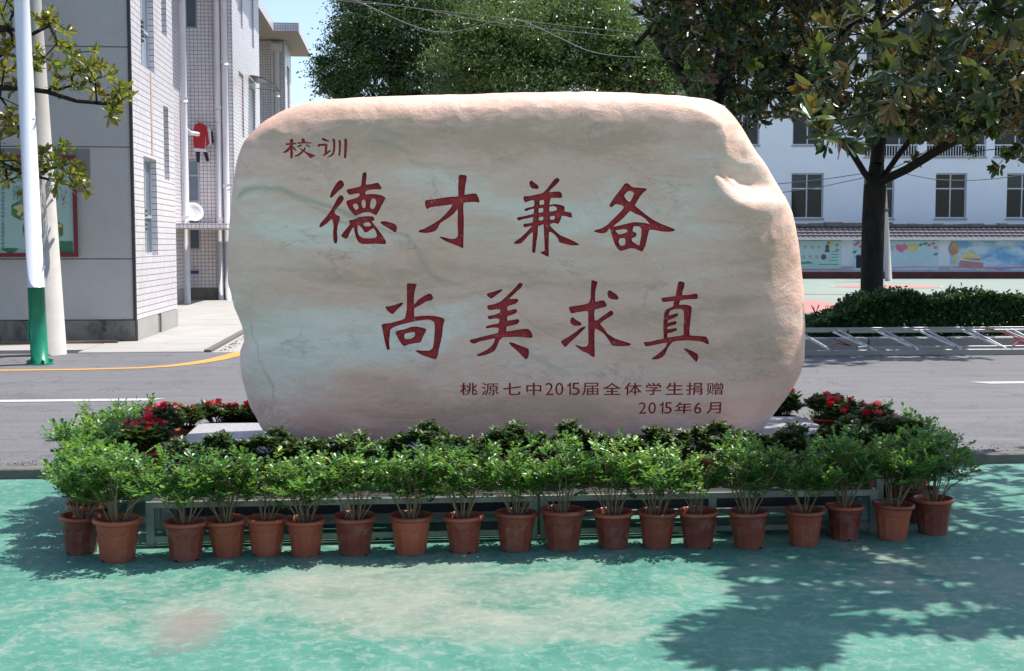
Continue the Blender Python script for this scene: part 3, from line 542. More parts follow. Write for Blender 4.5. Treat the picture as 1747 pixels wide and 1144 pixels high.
G['both'] = (860, 295, 7.627, [[[(340,98),(385,130),(430,165),(442,195),(420,212),(350,203),(325,170),(318,125)]],
 [[(670,68),(700,75),(708,105),(670,150),(610,205),(570,250),(640,245),(710,243),(740,275),(738,325),(680,325),(600,328),(585,370),(578,415),(640,405),(710,412),(775,435),(778,500),(860,515),(873,570),(860,582),(790,562),(740,560),(725,610),(695,662),(640,650),(590,665),(600,700),(660,755),(720,805),(800,840),(900,885),(968,925),(950,938),(870,940),(780,920),(710,900),(690,850),(640,790),(600,768),(575,770),(575,850),(572,950),(576,1085),(530,1072),(470,1040),(480,1020),(520,1010),(518,900),(510,780),(505,690),(500,665),(460,685),(435,690),(430,800),(415,900),(400,1030),(380,1038),(360,1020),(362,900),(366,770),(320,800),(270,860),(215,912),(150,922),(120,912),(150,880),(220,830),(290,760),(345,700),(345,688),(255,708),(245,660),(300,655),(360,640),(368,575),(300,590),(240,600),(175,620),(160,580),(230,565),(300,550),(370,530),(378,465),(320,480),(270,500),(255,470),(310,450),(380,430),(378,355),(320,365),(265,385),(243,345),(245,305),(330,300),(420,280),(490,262),(540,215),(590,150),(640,85)],
  [(455,360),(505,355),(508,408),(452,415)], [(443,462),(495,458),(495,508),(440,515)], [(445,575),(498,570),(498,610),(445,620)], [(580,440),(640,432),(675,455),(670,485),(620,498),(580,500)], [(590,565),(645,560),(650,590),(630,608),(590,605)]]])
G['prepared'] = (1005, 300, 7.627, [[[(470,95),(500,108),(545,148),(620,155),(715,163),(735,180),(690,220),(645,270),(620,315),(600,350),(580,385),(640,435),(720,500),(820,570),(920,620),(1020,660),(1098,690),(1100,712),(1030,728),(920,720),(850,705),(775,700),(760,740),(740,820),(725,890),(700,950),(680,982),(640,970),(580,945),(520,940),(460,960),(400,975),(365,950),(320,880),(290,790),(262,700),(250,685),(210,735),(150,747),(90,735),(52,718),(65,705),(150,680),(230,630),(310,550),(390,470),(440,410),(400,378),(330,370),(290,400),(265,408),(250,390),(265,350),(320,270),(390,180),(440,110)],
  [(515,197),(550,205),(565,235),(545,290),(512,342),(470,310),(440,260),(475,210)], [(520,455),(580,490),(650,515),(720,560),(775,625),(720,612),(620,602),(560,602),(480,620),(400,640),(330,655),(300,655),(370,600),(440,540)],
  [(570,655),(640,658),(668,690),(665,780),(650,860),(640,905),(600,885),(550,850),(545,810),(600,785),(603,740),(560,725),(555,690)], [(345,705),(420,695),(475,695),(485,725),(430,750),(375,760),(335,720)], [(385,815),(450,808),(460,840),(455,895),(400,905),(372,860)]]])
G['esteem'] = (635, 475, 7.627, [[[(180,355),(230,355),(300,335),(380,308),(405,315),(385,345),(330,395),(270,458),(230,440),(190,405),(176,375)]],
 [[(455,58),(520,62),(580,70),(560,130),(547,200),(543,330),(600,270),(670,225),(730,193),(775,205),(792,250),(770,280),(700,295),(620,345),(548,383),(545,440),(548,490),(620,482),(720,478),(820,485),(920,508),(942,540),(920,620),(910,720),(895,800),(870,900),(850,1000),(825,1045),(750,1025),(660,995),(600,965),(562,935),(590,925),(660,932),(740,930),(785,900),(800,820),(810,700),(812,600),(795,555),(740,530),(660,535),(560,550),(480,570),(390,590),(300,620),(240,655),(228,750),(222,840),(230,915),(195,920),(175,860),(155,770),(135,660),(122,600),(150,583),(230,575),(300,555),(380,535),(425,510),(440,450),(450,380),(452,250),(450,120)]],
 [[(330,672),(420,655),(500,625),(570,618),(650,632),(700,650),(700,680),(660,750),(630,825),(560,835),(480,850),(415,875),(375,840),(335,770),(303,700)], [(425,715),(480,700),(555,695),(552,745),(500,775),(430,783),(418,745)]]])
G['beauty'] = (785, 475, 7.627, [[[(350,190),(430,168),(545,133),(535,165),(480,205),(420,250),(395,257),(360,230),(343,208)]],
 [[(790,52),(812,75),(790,120),(730,170),(680,220),(640,262),(740,260),(757,290),(720,325),(640,350),(612,368),(615,415),(680,400),(725,395),(742,420),(720,450),(660,475),(612,488),(612,545),(680,535),(750,525),(770,555),(740,590),(660,610),(605,622),(600,685),(700,670),(800,655),(880,652),(920,690),(940,745),(930,768),(860,765),(760,755),(660,758),(560,762),(510,800),(490,850),(460,915),(435,945),(360,980),(280,1002),(215,1003),(220,985),(280,955),(350,920),(410,870),(440,820),(450,775),(350,795),(250,815),(180,845),(130,825),(125,795),(200,775),(300,750),(400,725),(480,708),(495,690),(497,640),(420,635),(340,645),(332,622),(400,598),(500,578),(505,520),(440,518),(380,528),(357,510),(365,485),(440,468),(515,442),(515,398),(440,402),(380,408),(352,385),(355,348),(440,330),(520,300),(560,265),(640,190),(720,110),(760,60)]],
 [[(630,828),(680,830),(780,870),(885,910),(892,970),(875,1030),(850,1048),(800,1000),(730,930),(670,880)]]])
G['seek'] = (940, 470, 7.627, [[[(755,185),(800,210),(850,245),(875,290),(855,312),(790,305),(745,285),(728,240),(735,205)]],
 [[(530,55),(600,80),(590,120),(572,200),(572,335),(640,322),(685,320),(720,370),(712,400),(640,422),(568,440),(560,500),(565,570),(590,580),(680,515),(775,450),(808,480),(800,508),(740,545),(670,590),(635,625),(680,680),(730,750),(820,810),(920,845),(1030,880),(1025,905),(960,912),(880,915),(790,905),(755,850),(700,770),(640,720),(570,685),(562,750),(562,900),(565,1050),(530,1050),(470,1005),(400,980),(340,930),(305,900),(330,900),(400,922),(460,915),(482,870),(480,700),(480,560),(478,462),(400,465),(320,478),(262,490),(230,430),(240,402),(320,390),(420,375),(490,350),(512,280),(515,150),(520,70)]],
 [[(275,533),(320,570),(380,605),(396,635),(370,648),(300,650),(255,620),(248,575)]], [[(435,658),(440,680),(390,730),(330,790),(260,850),(190,920),(165,915),(125,860),(140,835),(210,800),(300,740),(380,680)]]])
G['truth'] = (1080, 470, 7.627, [[[(600,70),(655,85),(660,120),(640,190),(628,250),(720,245),(800,232),(830,240),(833,290),(810,302),(720,305),(610,318),(595,350),(590,375),(660,373),(730,385),(755,415),(748,500),(735,620),(728,700),(732,770),(800,780),(880,785),(945,790),(970,830),(985,880),(965,892),(900,860),(800,845),(700,838),(600,845),(520,855),(480,890),(440,950),(410,1020),(370,1060),(310,1085),(240,1085),(240,1068),(300,1030),(360,980),(410,930),(435,870),(340,885),(240,905),(160,918),(137,885),(140,860),(220,855),(300,832),(390,815),(385,700),(388,580),(398,480),(425,435),(490,410),(515,385),(515,350),(525,328),(450,335),(375,340),(358,290),(440,275),(540,262),(555,190),(575,90)],
  [(465,470),(480,450),(540,432),(610,430),(650,455),(655,560),(648,680),(650,765),(600,778),(520,790),(440,800),(440,750),(500,735),(560,710),(563,685),(540,680),(440,693),(440,665),(500,645),(550,630),(558,600),(540,588),(440,610),(452,575),(520,550),(575,515),(578,490),(555,487),(455,515)]],
 [[(650,945),(700,950),(780,985),(835,1020),(845,1070),(825,1120),(800,1105),(740,1040),(680,975)]]])
G['school'] = (470, 220, 11.647, [[[(325,195),(358,210),(360,275),(415,280),(418,308),(360,312),(345,325),(390,380),(432,425),(425,440),(385,425),(352,390),(358,480),(355,570),(330,598),(305,575),(303,480),(302,410),(260,455),(190,482),(150,468),(200,430),(260,375),(300,315),(230,322),(203,315),(215,285),(290,282),(292,215)]],
 [[(520,205),(550,190),(585,205),(605,262),(660,268),(725,278),(722,298),(640,295),(560,295),(440,300),(435,288),(460,270),(535,262),(530,225)]], [[(530,308),(538,335),(500,355),(440,370),(430,358),(480,325)]], [[(600,315),(640,318),(700,350),(705,365),(680,368),(630,345)]],
 [[(595,360),(615,385),(605,420),(590,440),(640,470),(720,500),(800,530),(798,550),(760,565),(720,592),(690,580),(640,520),(600,485),(575,455),(540,490),(480,540),(410,558),(385,535),(440,515),(500,475),(540,435),(500,405),(482,388),(510,385),(560,415),(585,380)]]])
G['motto'] = (470, 220, 11.647, [[[(935,195),(965,188),(1020,215),(1090,255),(1080,268),(1030,262),(960,245),(932,220)]],
 [[(870,310),(930,305),(1000,300),(1045,310),(1048,350),(1040,420),(1035,460),(1080,432),(1110,430),(1112,450),(1060,495),(1000,535),(965,552),(955,520),(990,495),(990,420),(995,350),(930,348),(885,355),(875,378),(850,350),(850,325)]],
 [[(1145,200),(1175,200),(1200,240),(1202,340),(1195,440),(1170,520),(1120,560),(1060,572),(1045,555),(1100,535),(1145,480),(1155,400),(1158,300),(1142,225)]], [[(1275,228),(1310,245),(1312,340),(1308,450),(1298,540),(1268,548),(1262,520),(1270,400),(1268,300),(1262,240)]], [[(1400,195),(1432,225),(1435,330),(1428,450),(1415,580),(1390,595),(1368,580),(1375,450),(1378,320),(1375,215)]]])
LINES = [('桃',799.5,29),('源',836,29),('七',873.5,31),('中',910.4,26),('2',937,14),('0',954,14),('1',970.5,8),('5',982,14),('届',1007,28),('全',1044,31),('体',1080,30),('学',1115,27),('生',1151,30),('捐',1185,28),('赠',1220,29)]
LINE2 = [('2',1097,13),('0',1113.5,13),('1',1129.5,7),('5',1141,13),('年',1167,29),('6',1191.6,13),('月',1219,25)]
DEPTH, DEPTH_S = .030, .0113
def prism(co2, faces, depth, front=7.30):
    """co2: (x, z) of a filled flat outline; front cap well before the stone, back cap just inside its face"""
    co2 = np.asarray(co2); n = len(co2); yb = frontY(co2[:, 0], co2[:, 1]) + depth
    V = [(x, front, z) for x, z in co2] + [(x, y, z) for (x, z), y in zip(co2, yb)]
    cnt = {}
    for f in faces:
        for a, b in zip(f, f[1:] + f[:1]): cnt[(a, b)] = 1
    Fs = [tuple(f) for f in faces] + [tuple(n + i for i in reversed(f)) for f in faces] + [(b, a, n + a, n + b) for (a, b) in cnt if (b, a) not in cnt]
    return V, Fs
def weld(co2, faces):
    key = {}; mp = []; out = []
    for c in co2:
        k = (round(c[0], 5), round(c[1], 5))
        if k not in key: key[k] = len(out); out.append(c)
        mp.append(key[k])
    fs = []
    for f in faces:
        g = [mp[i] for i in f]; g = [a for i, a in enumerate(g) if a != g[i - 1]]
        if len(set(g)) >= 3: fs.append(tuple(g))
    return out, fs
BOLD = .010
cut = MB(); boxes = []
def add_cutter(co2, faces, depth, label):
    co2, faces = weld(co2, faces); a = np.array(co2)
    ar = lambda f: sum(a[f[i - 1]][0] * a[f[i]][1] - a[f[i]][0] * a[f[i - 1]][1] for i in range(len(f)))
    faces = [f if ar(f) > 0 else tuple(reversed(f)) for f in faces if abs(ar(f)) > 1e-12]
    V, Fs = prism(co2, faces, depth); cut.add(V, Fs); boxes.append((a.min(0), a.max(0), label))
NAMES = {'virtue': 'large carved character 德, first of the upper row', 'talent': 'large carved character 才, second of the upper row', 'both': 'large carved character 兼, third of the upper row', 'prepared': 'large carved character 备, last of the upper row', 'esteem': 'large carved character 尚, first of the lower row', 'beauty': 'large carved character 美, second of the lower row', 'seek': 'large carved character 求, third of the lower row', 'truth': 'large carved character 真, last of the lower row', 'school': 'small carved character 校 at the upper left', 'motto': 'small carved character 训 at the upper left'}
for key, (ox, oy, sc, comps) in G.items():
    C2, FF = [], []
    for comp in comps:
        cu = bpy.data.curves.new('c', 'CURVE'); cu.dimensions = '2D'; cu.fill_mode = 'BOTH'
        for loop in comp:
            L = smooth_loop(loop, 2 if key not in ('school', 'motto') else 1); sp = cu.splines.new('POLY'); sp.points.add(len(L) - 1)
            for p, (lx, ly) in zip(sp.points, L): q = at(ox + lx / sc, oy + ly / sc, YF + .01); p.co = (q.x, q.z, 0, 1)
            sp.use_cyclic_u = True
        me = curve_mesh(cu); b0 = len(C2); C2 += [(v.co.x, v.co.y) for v in me.vertices]; FF += [tuple(b0 + i for i in p.vertices) for p in me.polygons]; bpy.data.meshes.remove(me)
    add_cutter(C2, FF, DEPTH if key not in ('school', 'motto') else DEPTH_S, NAMES[key])
for row, y0, y1 in ((LINES, 652.3, 673.8), (LINE2, 686, 706.5)):
    for ch, cx, w in row:
        if ch == '1':
            L = [(cx + 1.0, y0), (cx + 3.4, y0), (cx + 3.4, y1), (cx + .7, y1), (cx + .7, y0 + 6.2), (cx - 3.6, y0 + 6.2), (cx - 3.6, y0 + 4.4), (cx - .6, y0 + 3.4)]
            add_cutter([(at(a, b_, YF).x, at(a, b_, YF).z) for a, b_ in L], [(0, 1, 4, 7), (1, 2, 3, 4), (4, 5, 6, 7)], DEPTH_S, None); continue
        a, b_ = at(cx - w / 2, y1 , YF), at(cx + w / 2, y0 , YF); dy = 0
        for bold in ((0,) if ch.isdigit() else (.012, .008, .005, .003, 0)):       # the boldest outline that still makes a clean prism
            me = glyph(ch, bold=bold); co, fs = glyph_box(me, a.x, b_.x, a.z, b_.z); bpy.data.meshes.remove(me); c2, f2 = weld([(c[0], c[1]) for c in co], fs); V_, F_ = prism(c2, f2, DEPTH_S)
            cnt = {}
            for f in F_:
                for p, q in zip(f, f[1:] + f[:1]): cnt[frozenset((p, q))] = cnt.get(frozenset((p, q)), 0) + 1
            a2 = np.array(c2); sg = [np.sign(sum(a2[f[i - 1]][0] * a2[f[i]][1] - a2[f[i]][0] * a2[f[i - 1]][1] for i in range(len(f)))) for f in f2]
            if all(v == 2 for v in cnt.values()) and len(set(sg) - {0}) == 1: break
        print(ch, bold); add_cutter([(c[0], c[1]) for c in co], fs, DEPTH_S, None)
me0, _ = stone_mesh()
st = bpy.data.objects.new('engraved_stone', me0); COL.objects.link(st)
ck = bpy.data.objects.new('cutter', cut.mesh('cutter', M['marble'])); ck.data.materials.append(M['redpaint']); COL.objects.link(ck)
bm = bmesh.new(); bm.from_mesh(ck.data); print('CUT nonmanifold', sum(not e.is_manifold for e in bm.edges), 'vol', bm.calc_volume(signed=True)); bm.to_mesh(ck.data); bm.free(); ck.data.polygons.foreach_set('material_index', [1] * len(ck.data.polygons))
md = st.modifiers.new('carve', 'BOOLEAN'); md.operation = 'DIFFERENCE'; md.solver = 'MANIFOLD'; md.object = ck; md.material_mode = 'INDEX'; ck.hide_render = True
bpy.context.view_layer.update(); dg = bpy.context.evaluated_depsgraph_get()
res = bpy.data.meshes.new_from_object(st.evaluated_get(dg)); bpy.data.objects.remove(st); bpy.data.objects.remove(ck)
mi = 1; print([m.name if m else None for m in res.materials])
npoly = len(res.polygons); ma = np.empty(npoly, np.int32); res.polygons.foreach_get('material_index', ma); print('BOOL polys', npoly, 'red', int((ma == mi).sum()))
cen = np.empty(npoly * 3); res.polygons.foreach_get('center', cen); cen = cen.reshape(-1, 3)
def submesh(idx, name, mat, smooth):
    mp = {}; V = []; Fs = []
    for i in idx:
        f = []
        for v in res.polygons[i].vertices:
            if v not in mp: mp[v] = len(V); V.append(tuple(res.vertices[v].co))
            f.append(mp[v])
        Fs.append(f)
    me = bpy.data.meshes.new(name); me.from_pydata(V, [], Fs); me.polygons.foreach_set('use_smooth', [smooth] * len(Fs)); me.materials.append(mat); return me
stone = thing('engraved_stone', 'huge veined peach marble stone with carved red Chinese motto on plinth', 'monument stone', (CX, YM, .41))
sb = submesh(np.where(ma != mi)[0], 'stone_body', M['marble'], True); color_attrs(sb); inst('stone_body', sb, stone)
red = np.where(ma == mi)[0]; used = np.zeros(npoly, bool)
for lo, hi, lab in boxes:
    m = red[(~used[red]) & (cen[red, 0] > lo[0] - .004) & (cen[red, 0] < hi[0] + .004) & (cen[red, 2] > lo[1] - .004) & (cen[red, 2] < hi[1] + .004)]
    if len(m): used[m] = True; inst('carved_character', submesh(m, 'carved_character', M['redpaint'], False), stone, label=lab)
anchor(stone)
bpy.data.meshes.remove(res)

pl = thing('stone_plinth', 'low grey speckled granite plinth under the engraved stone', 'plinth', (.7, 8.03, 0))
for i in range(4):
    xa, xb = -1.35 + i * 1.025, -1.35 + (i + 1) * 1.025 - .004
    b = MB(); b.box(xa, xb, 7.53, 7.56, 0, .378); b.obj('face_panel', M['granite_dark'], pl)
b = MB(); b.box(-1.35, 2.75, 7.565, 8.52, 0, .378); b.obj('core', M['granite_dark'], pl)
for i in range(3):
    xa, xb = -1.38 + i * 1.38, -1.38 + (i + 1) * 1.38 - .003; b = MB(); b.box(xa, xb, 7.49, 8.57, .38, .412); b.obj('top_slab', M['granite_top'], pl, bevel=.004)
anchor(pl)

# ------------------------------------------------------------------ leaves, twigs, trees
TPL = {
 'obovate': (np.array([(0,0,0),(.42,.24,.05),(.82,.30,.04),(1,0,-.03),(.82,-.30,.04),(.42,-.24,.05),(.6,0,-.03)]), [(0,6,1),(1,6,2),(2,6,3),(3,6,4),(4,6,5),(5,6,0)]),
 'small': (np.array([(0,0,0),(.55,.30,.06),(1,0,-.03),(.55,-.30,.06)]), [(0,2,1),(0,3,2)]),
 'lance': (np.array([(0,0,0),(.5,.17,.04),(1,0,-.08),(.5,-.17,.04)]), [(0,2,1),(0,3,2)]),
 'mag': (np.array([(0,0,0),(.30,.15,.04),(.62,.20,.05),(.88,.12,.0),(1,0,-.07),(.88,-.12,.0),(.62,-.20,.05),(.30,-.15,.04),(.3,0,0),(.62,0,-.0)]), [(0,8,1),(1,8,2),(2,8,9),(2,9,3),(3,9,4),(4,9,5),(5,9,6),(6,9,8),(6,8,7),(7,8,0)]),
}
def frames(D, U):
    D = D / np.linalg.norm(D, axis=1, keepdims=True); S = np.cross(U, D); n = np.linalg.norm(S, axis=1, keepdims=True); S = np.where(n > 1e-4, S / np.maximum(n, 1e-4), np.array([[1, 0, 0]])); N = np.cross(D, S); return D, S, N
def leaves_mesh(name, P, D, U, S, rv, tpl, mat):
    T, Fs = TPL[tpl]; P, D, U, S = [np.asarray(a, float) for a in (P, D, U, S)]; X, Y, Z = frames(D, U); n, k = len(P), len(T)
    V = P[:, None, :] + S[:, None, None] * (T[None, :, 0, None] * X[:, None, :] + T[None, :, 1, None] * Y[:, None, :] + T[None, :, 2, None] * Z[:, None, :])
    Fc = (np.arange(n)[:, None, None] * k + np.array(Fs)[None]).reshape(-1, 3); return arr_mesh(name, V.reshape(-1, 3), Fc, mat, False, {'rnd': np.repeat(rv, k)})
def jit(v, a): return Vector((v[0] + rnd.uniform(-a, a), v[1] + rnd.uniform(-a, a), v[2] + rnd.uniform(-a, a)))

POTN = 36
def pot_meshes():
    def prof_r(z):   # body radius
        return .077 + (.099 - .077) * z / .175
    b = MB(); zs = [0, .012, .03, .08, .128, .134, .142, .175, .182]; V = []
    for i, z in enumerate(zs):
        for k in range(POTN):
            a = 2 * math.pi * k / POTN; r = prof_r(z)
            if z < .132: seg = 2 * math.pi / 12; aa = (a % seg) - seg / 2; r = r * (math.cos(seg / 2) / math.cos(aa)) * .985 + r * .012
            zz = z + (.013 if i == 0 and k % 9 in (0, 1) else 0) + (.009 * math.cos(6 * a) ** 2 if z in (.134,) else 0); V.append((r * math.cos(a), r * math.sin(a), zz))
    n = POTN; Fs = [(i * n + k, i * n + (k + 1) % n, (i + 1) * n + (k + 1) % n, (i + 1) * n + k) for i in range(len(zs) - 1) for k in range(n)]
    Fs.append(tuple(reversed(range(n)))); b.add(V, Fs); body = b.mesh('pot_body', M['pot'], True)
    for p in body.polygons: p.use_smooth = p.center[2] > .14
    r = MB(); r.lathe([(.0995, .178), (.108, .176), (.113, .180), (.114, .188), (.112, .195), (.106, .199), (.099, .198), (.096, .19), (.092, .165)], POTN); rim = r.mesh('rim', M['pot'], True)
    s = MB(); pr = [(0.001, .158), (.03, .160), (.06, .155), (.09, .156)]; s.lathe(pr, 18); soil = s.mesh('soil', M['soil'], True); return body, rim, soil
POT = pot_meshes()
def shrub_variant(kind, seed, h=.40, spread=.155, nst=8, leafs=1.0, bare=.16):
    """murraya shrub: several thin stems fanning out of the pot, pinnate leaves in the upper half"""
    g = random.Random(seed); tw = MB(); P, D, U, S, Rv = [], [], [], [], []
    def leaf(p, d, s, v):
        P.append(tuple(p)); D.append(tuple(d)); U.append((g.uniform(-.5, .5), g.uniform(-.5, .5), 1)); S.append(s); Rv.append(v)
    yl = g.random()
    for i in range(nst):
        a = 2 * math.pi * (i + g.random() * .7) / nst; sp = spread * g.uniform(.35, 1.08); top = h * g.uniform(.74, 1.05) * (1.06 - .35 * (sp / spread) ** 2)
        p0 = Vector((.03 * math.cos(a) * g.random(), .03 * math.sin(a) * g.random(), .155)); e = Vector((sp * math.cos(a), sp * math.sin(a), .155 + top))
        m1 = p0.lerp(e, .4) + Vector((g.uniform(-.02, .02), g.uniform(-.02, .02), .03)); tw.tube([p0, m1, p0.lerp(e, .72) + Vector((g.uniform(-.015, .015), g.uniform(-.015, .015), .015)), e], [.0042, .0032, .0022, .0012], 5, False)
        nsub = g.randint(6, 8)
        for s in range(nsub):
            t = bare / top + (1 - bare / top) * (s + g.random()) / nsub; t = min(t, .98); q = p0.lerp(e, t) + Vector((0, 0, .02 * math.sin(math.pi * t)))
            b_ = g.uniform(0, 2 * math.pi); ln = g.uniform(.045, .10) * (1.25 - .45 * t); d = Vector((math.cos(b_), math.sin(b_), g.uniform(.3, 1.1))).normalized(); e2 = q + d * ln; tw.tube([q, e2], [.0018, .0009], 4, False)
            for c in range(g.randint(3, 5)):
                cc_ = e2 if c < 2 else q.lerp(e2, .55); fr = (d + Vector((g.uniform(-.9, .9), g.uniform(-.9, .9), g.uniform(-.35, .6)))).normalized(); base = g.uniform(.0, .75)
                if t > .8 and yl > .35: base += g.uniform(0, .4) * (1 + yl) * .6
                L = g.uniform(.045, .065) * leafs; side = fr.cross(Vector((0, 0, 1)));
                if side.length < .1: side = Vector((1, 0, 0))
                side.normalize()
                for k in range(3):
                    for sg in (-1, 1): leaf(cc_ + fr * L * (.25 + .25 * k), (fr * .55 + side * sg + Vector((0, 0, g.uniform(-.25, .25)))), L * g.uniform(.36, .5), (1.0 if g.random() < .012 else min(.93, max(0, base + g.uniform(-.1, .1)))))
                leaf(cc_ + fr * L * .9, fr, L * .52, min(.93, base + g.uniform(0, .1)))
    st = tw.mesh('stems', M['stem'], True); fo = leaves_mesh('foliage', P, D, U, S, Rv, 'obovate', M['leaf_shrub']); return st, fo
def azalea_variant(seed, h=.2, spread=.14, dense=1.0, leafy=1.0, size=.03):
    g = random.Random(seed); tw = MB(); P, D, U, S, Rv = [], [], [], [], []; tips = []
    def rec(p, d, ln, r, dep):
        e = p + d * ln; tw.tube([p, e], [r, r * .7], 4, False)
        if dep == 0:
            tips.append(e); base = g.uniform(0, .8) if g.random() < .86 else g.uniform(.85, 1)
            for k in range(int(7 * leafy)):
                a = g.uniform(0, 2 * math.pi); dd = Vector((math.cos(a), math.sin(a), g.uniform(-.1, .9))); P.append(tuple(e + d * g.uniform(-.03, .004))); D.append(tuple(dd)); U.append((g.uniform(-.4, .4), g.uniform(-.4, .4), 1)); S.append(size * g.uniform(.7, 1.15)); Rv.append(min(1, base + g.uniform(-.08, .08)) if base > .1 else base)
            return
        for k in range(g.choice((2, 2, 3))):
            dd = (d + Vector((g.uniform(-.75, .75), g.uniform(-.75, .75), g.uniform(-.1, .35)))).normalized(); rec(e, dd, ln * g.uniform(.7, .95), r * .68, dep - 1)
    n = int(7 * dense)
    for i in range(n):
        a = 2 * math.pi * (i + g.random()) / n; rr_ = spread / h * 1.25 * g.random() ** .6; rec(Vector((0, 0, .155)), Vector((math.cos(a) * rr_, math.sin(a) * rr_, 1)).normalized(), h * .22, .0038, 4 if g.random() < .5 else 3)
    return tw.mesh('stems', M['azstem'], True), leaves_mesh('foliage', P, D, U, S, Rv, 'small', M['leaf_azalea']), tips
SH = [shrub_variant('murraya', s, h_, sp, n_, 1.0, b_) for s, h_, sp, n_, b_ in ((1, .35, .19, 12, .09), (2, .34, .18, 11, .10), (3, .36, .20, 12, .08), (4, .32, .185, 12, .09), (5, .37, .18, 11, .12), (6, .34, .20, 12, .07), (7, .31, .17, 9, .13), (8, .38, .17, 10, .10))]
SHW = shrub_variant('murraya', 16, .34, .22, 13, 1.0, .09)       # wide one for the ends
AZ = [azalea_variant(s, h_, sp, d_, l_) for s, h_, sp, d_, l_ in ((21, .16, .20, 1.3, .9), (22, .18, .20, 1.4, .9), (23, .15, .21, 1.4, .8), (24, .18, .19, 1.2, 1.0), (25, .16, .22, 1.5, .7))]
AZF = [azalea_variant(s, .19, .22, 2.0, 1.8, .038) for s in (31, 32, 33)]
def flower_mesh(name, mat, seed, n=12, r=.03):
    g = random.Random(seed); b = MB()
    for k in range(n):
        a = 2 * math.pi * k / n * 2.4; tilt = .35 + .5 * (k / n); d = Vector((math.cos(a), math.sin(a), tilt)); s = Vector((-math.sin(a), math.cos(a), 0)); rr = r * g.uniform(.75, 1.1) * (1.1 - .4 * k / n)
        p0 = Vector((0, 0, .002 * k)); pts = [p0, p0 + d * rr * .55 + s * rr * .42 + Vector((0, 0, rr * .2)), p0 + d * rr + s * rr * .22, p0 + d * rr * 1.02 - s * rr * .22 + Vector((0, 0, -rr * .1)), p0 + d * rr * .55 - s * rr * .42 + Vector((0, 0, rr * .15))]
        b.add(pts, [(0, 1, 2), (0, 2, 3), (0, 3, 4)])
    return b.mesh(name, mat, False)
FL = {'red': [flower_mesh('flower', M['flower_red'], i) for i in (1, 2)], 'pink': [flower_mesh('flower', M['flower_pink'], 3, 8, .028)], 'dry': [flower_mesh('flower', M['flower_dry'], i, 8, .022) for i in (4, 5)]}
ORD = ['first', 'second', 'third', 'fourth', 'fifth', 'sixth', 'seventh', 'eighth', 'ninth', 'tenth', 'eleventh', 'twelfth', 'thirteenth', 'fourteenth', 'fifteenth', 'sixteenth', 'seventeenth', 'eighteenth', 'nineteenth', 'twentieth', 'twenty-first', 'twenty-second', 'twenty-third', 'twenty-fourth']
def potted(x, y, z, var, label, group, kind='shrub', s=1.0, rz=None, ps=1.0, flowers=None, seed=0):
    rz = rnd.uniform(0, 6.28) if rz is None else rz
    t = thing('potted_shrub' if kind == 'shrub' else 'potted_azalea', label, 'potted plant', (x, y, z), rz, group); t.rotation_euler = (rnd.uniform(-.035, .035), rnd.uniform(-.03, .03), rz)
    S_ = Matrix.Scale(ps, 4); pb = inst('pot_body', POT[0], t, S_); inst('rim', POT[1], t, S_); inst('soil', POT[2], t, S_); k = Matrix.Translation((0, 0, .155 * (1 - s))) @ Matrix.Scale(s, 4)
    inst('stems', var[0], t, k); inst('foliage', var[1], t, k, kind='stuff')
    if flowers:
        g = random.Random(seed); tips = sorted(var[2], key=lambda p: -p.z + g.uniform(-.04, .04))
        flowers = (int(flowers[0] * 1.5) + 1, flowers[1] + 1, int(flowers[2] * 1.4))
        for i in range(min(sum(flowers), len(tips))):
            c = 'red' if i < flowers[0] else ('pink' if i < flowers[0] + flowers[1] else 'dry'); p = tips[(i * 3 + seed) % max(1, int(len(tips) * .7))] * s; me = g.choice(FL[c])
            q = Vector((g.uniform(-.7, .7), g.uniform(-.7, .7), 1)).to_track_quat('Z', 'Y'); inst('flower', me, t, Matrix.Translation(Vector((p.x, p.y, p.z + .155 * (1 - s) + .006))) @ q.to_matrix().to_4x4() @ Matrix.Scale(g.uniform(.8, 1.3), 4))
    return t
def foot(px, py): q = gp(px, py); return q.x, q.y + .077
# front row: pixel position of each pot's foot in the photograph
front = [(132,948,5,.92,1,'shaded by its neighbour at the left corner'),(195,961,0,1.12,1.1,'the largest pot, glossy dark leaves, left front corner'),(312,960,3,1.0,1.0,'dusty pot right of the green rack leg'),(385,953,2,1.0,.98,'low dark leaves spilling over its rim'),
 (452,951,4,.95,.98,'thin bare stems, dusty pot'),(520,952,5,1.03,.98,'palest orange pot, fan of bare stems'),(604,950,1,1.05,1.02,'bright yellow-green crown'),(701,949,2,1.0,1.02,'below the carved 尚, leaves reach the rim'),(793,946,0,1.0,1.0,'thin fan of stems under round crown'),
 (881,943,3,1.05,1.02,'forked bare stems, in front of rack post'),(963,942,4,1.0,1.1,'wide pot with a worn rim'),(1050,939,1,1.03,.98,'faded dusty pot'),(1125,938,5,1.08,1.0,'many straight bare stems, brown leaves'),(1197,938,4,.86,.98,'sparse plant, half shaded pot'),
 (1284,939,2,1.1,1.02,'broad dark crown on forked stems'),(1379,934,3,.98,.98,'single forked stem, shaded pot'),(1449,924,0,1.05,.95,'dull pot with leaves down to the rim'),(1531,924,1,.98,1.0,'pale double stem, beside the rack end'),(1601,914,5,1.05,1.0,'bare spreading twigs, last on the right')]
for i, (px, py, v, s, ps, d) in enumerate(front):
    x, y = foot(px, py); var = SHW if i in (1, 18) else SH[6 if i in (4, 13) else 7 if i in (10,) else v]
    potted(x, y, 0, var, '%s front-row pot from the left, %s' % (ORD[i], d), 'potted shrubs in the front row', s=s * 1.04, ps=ps * rnd.uniform(.98, 1.02))
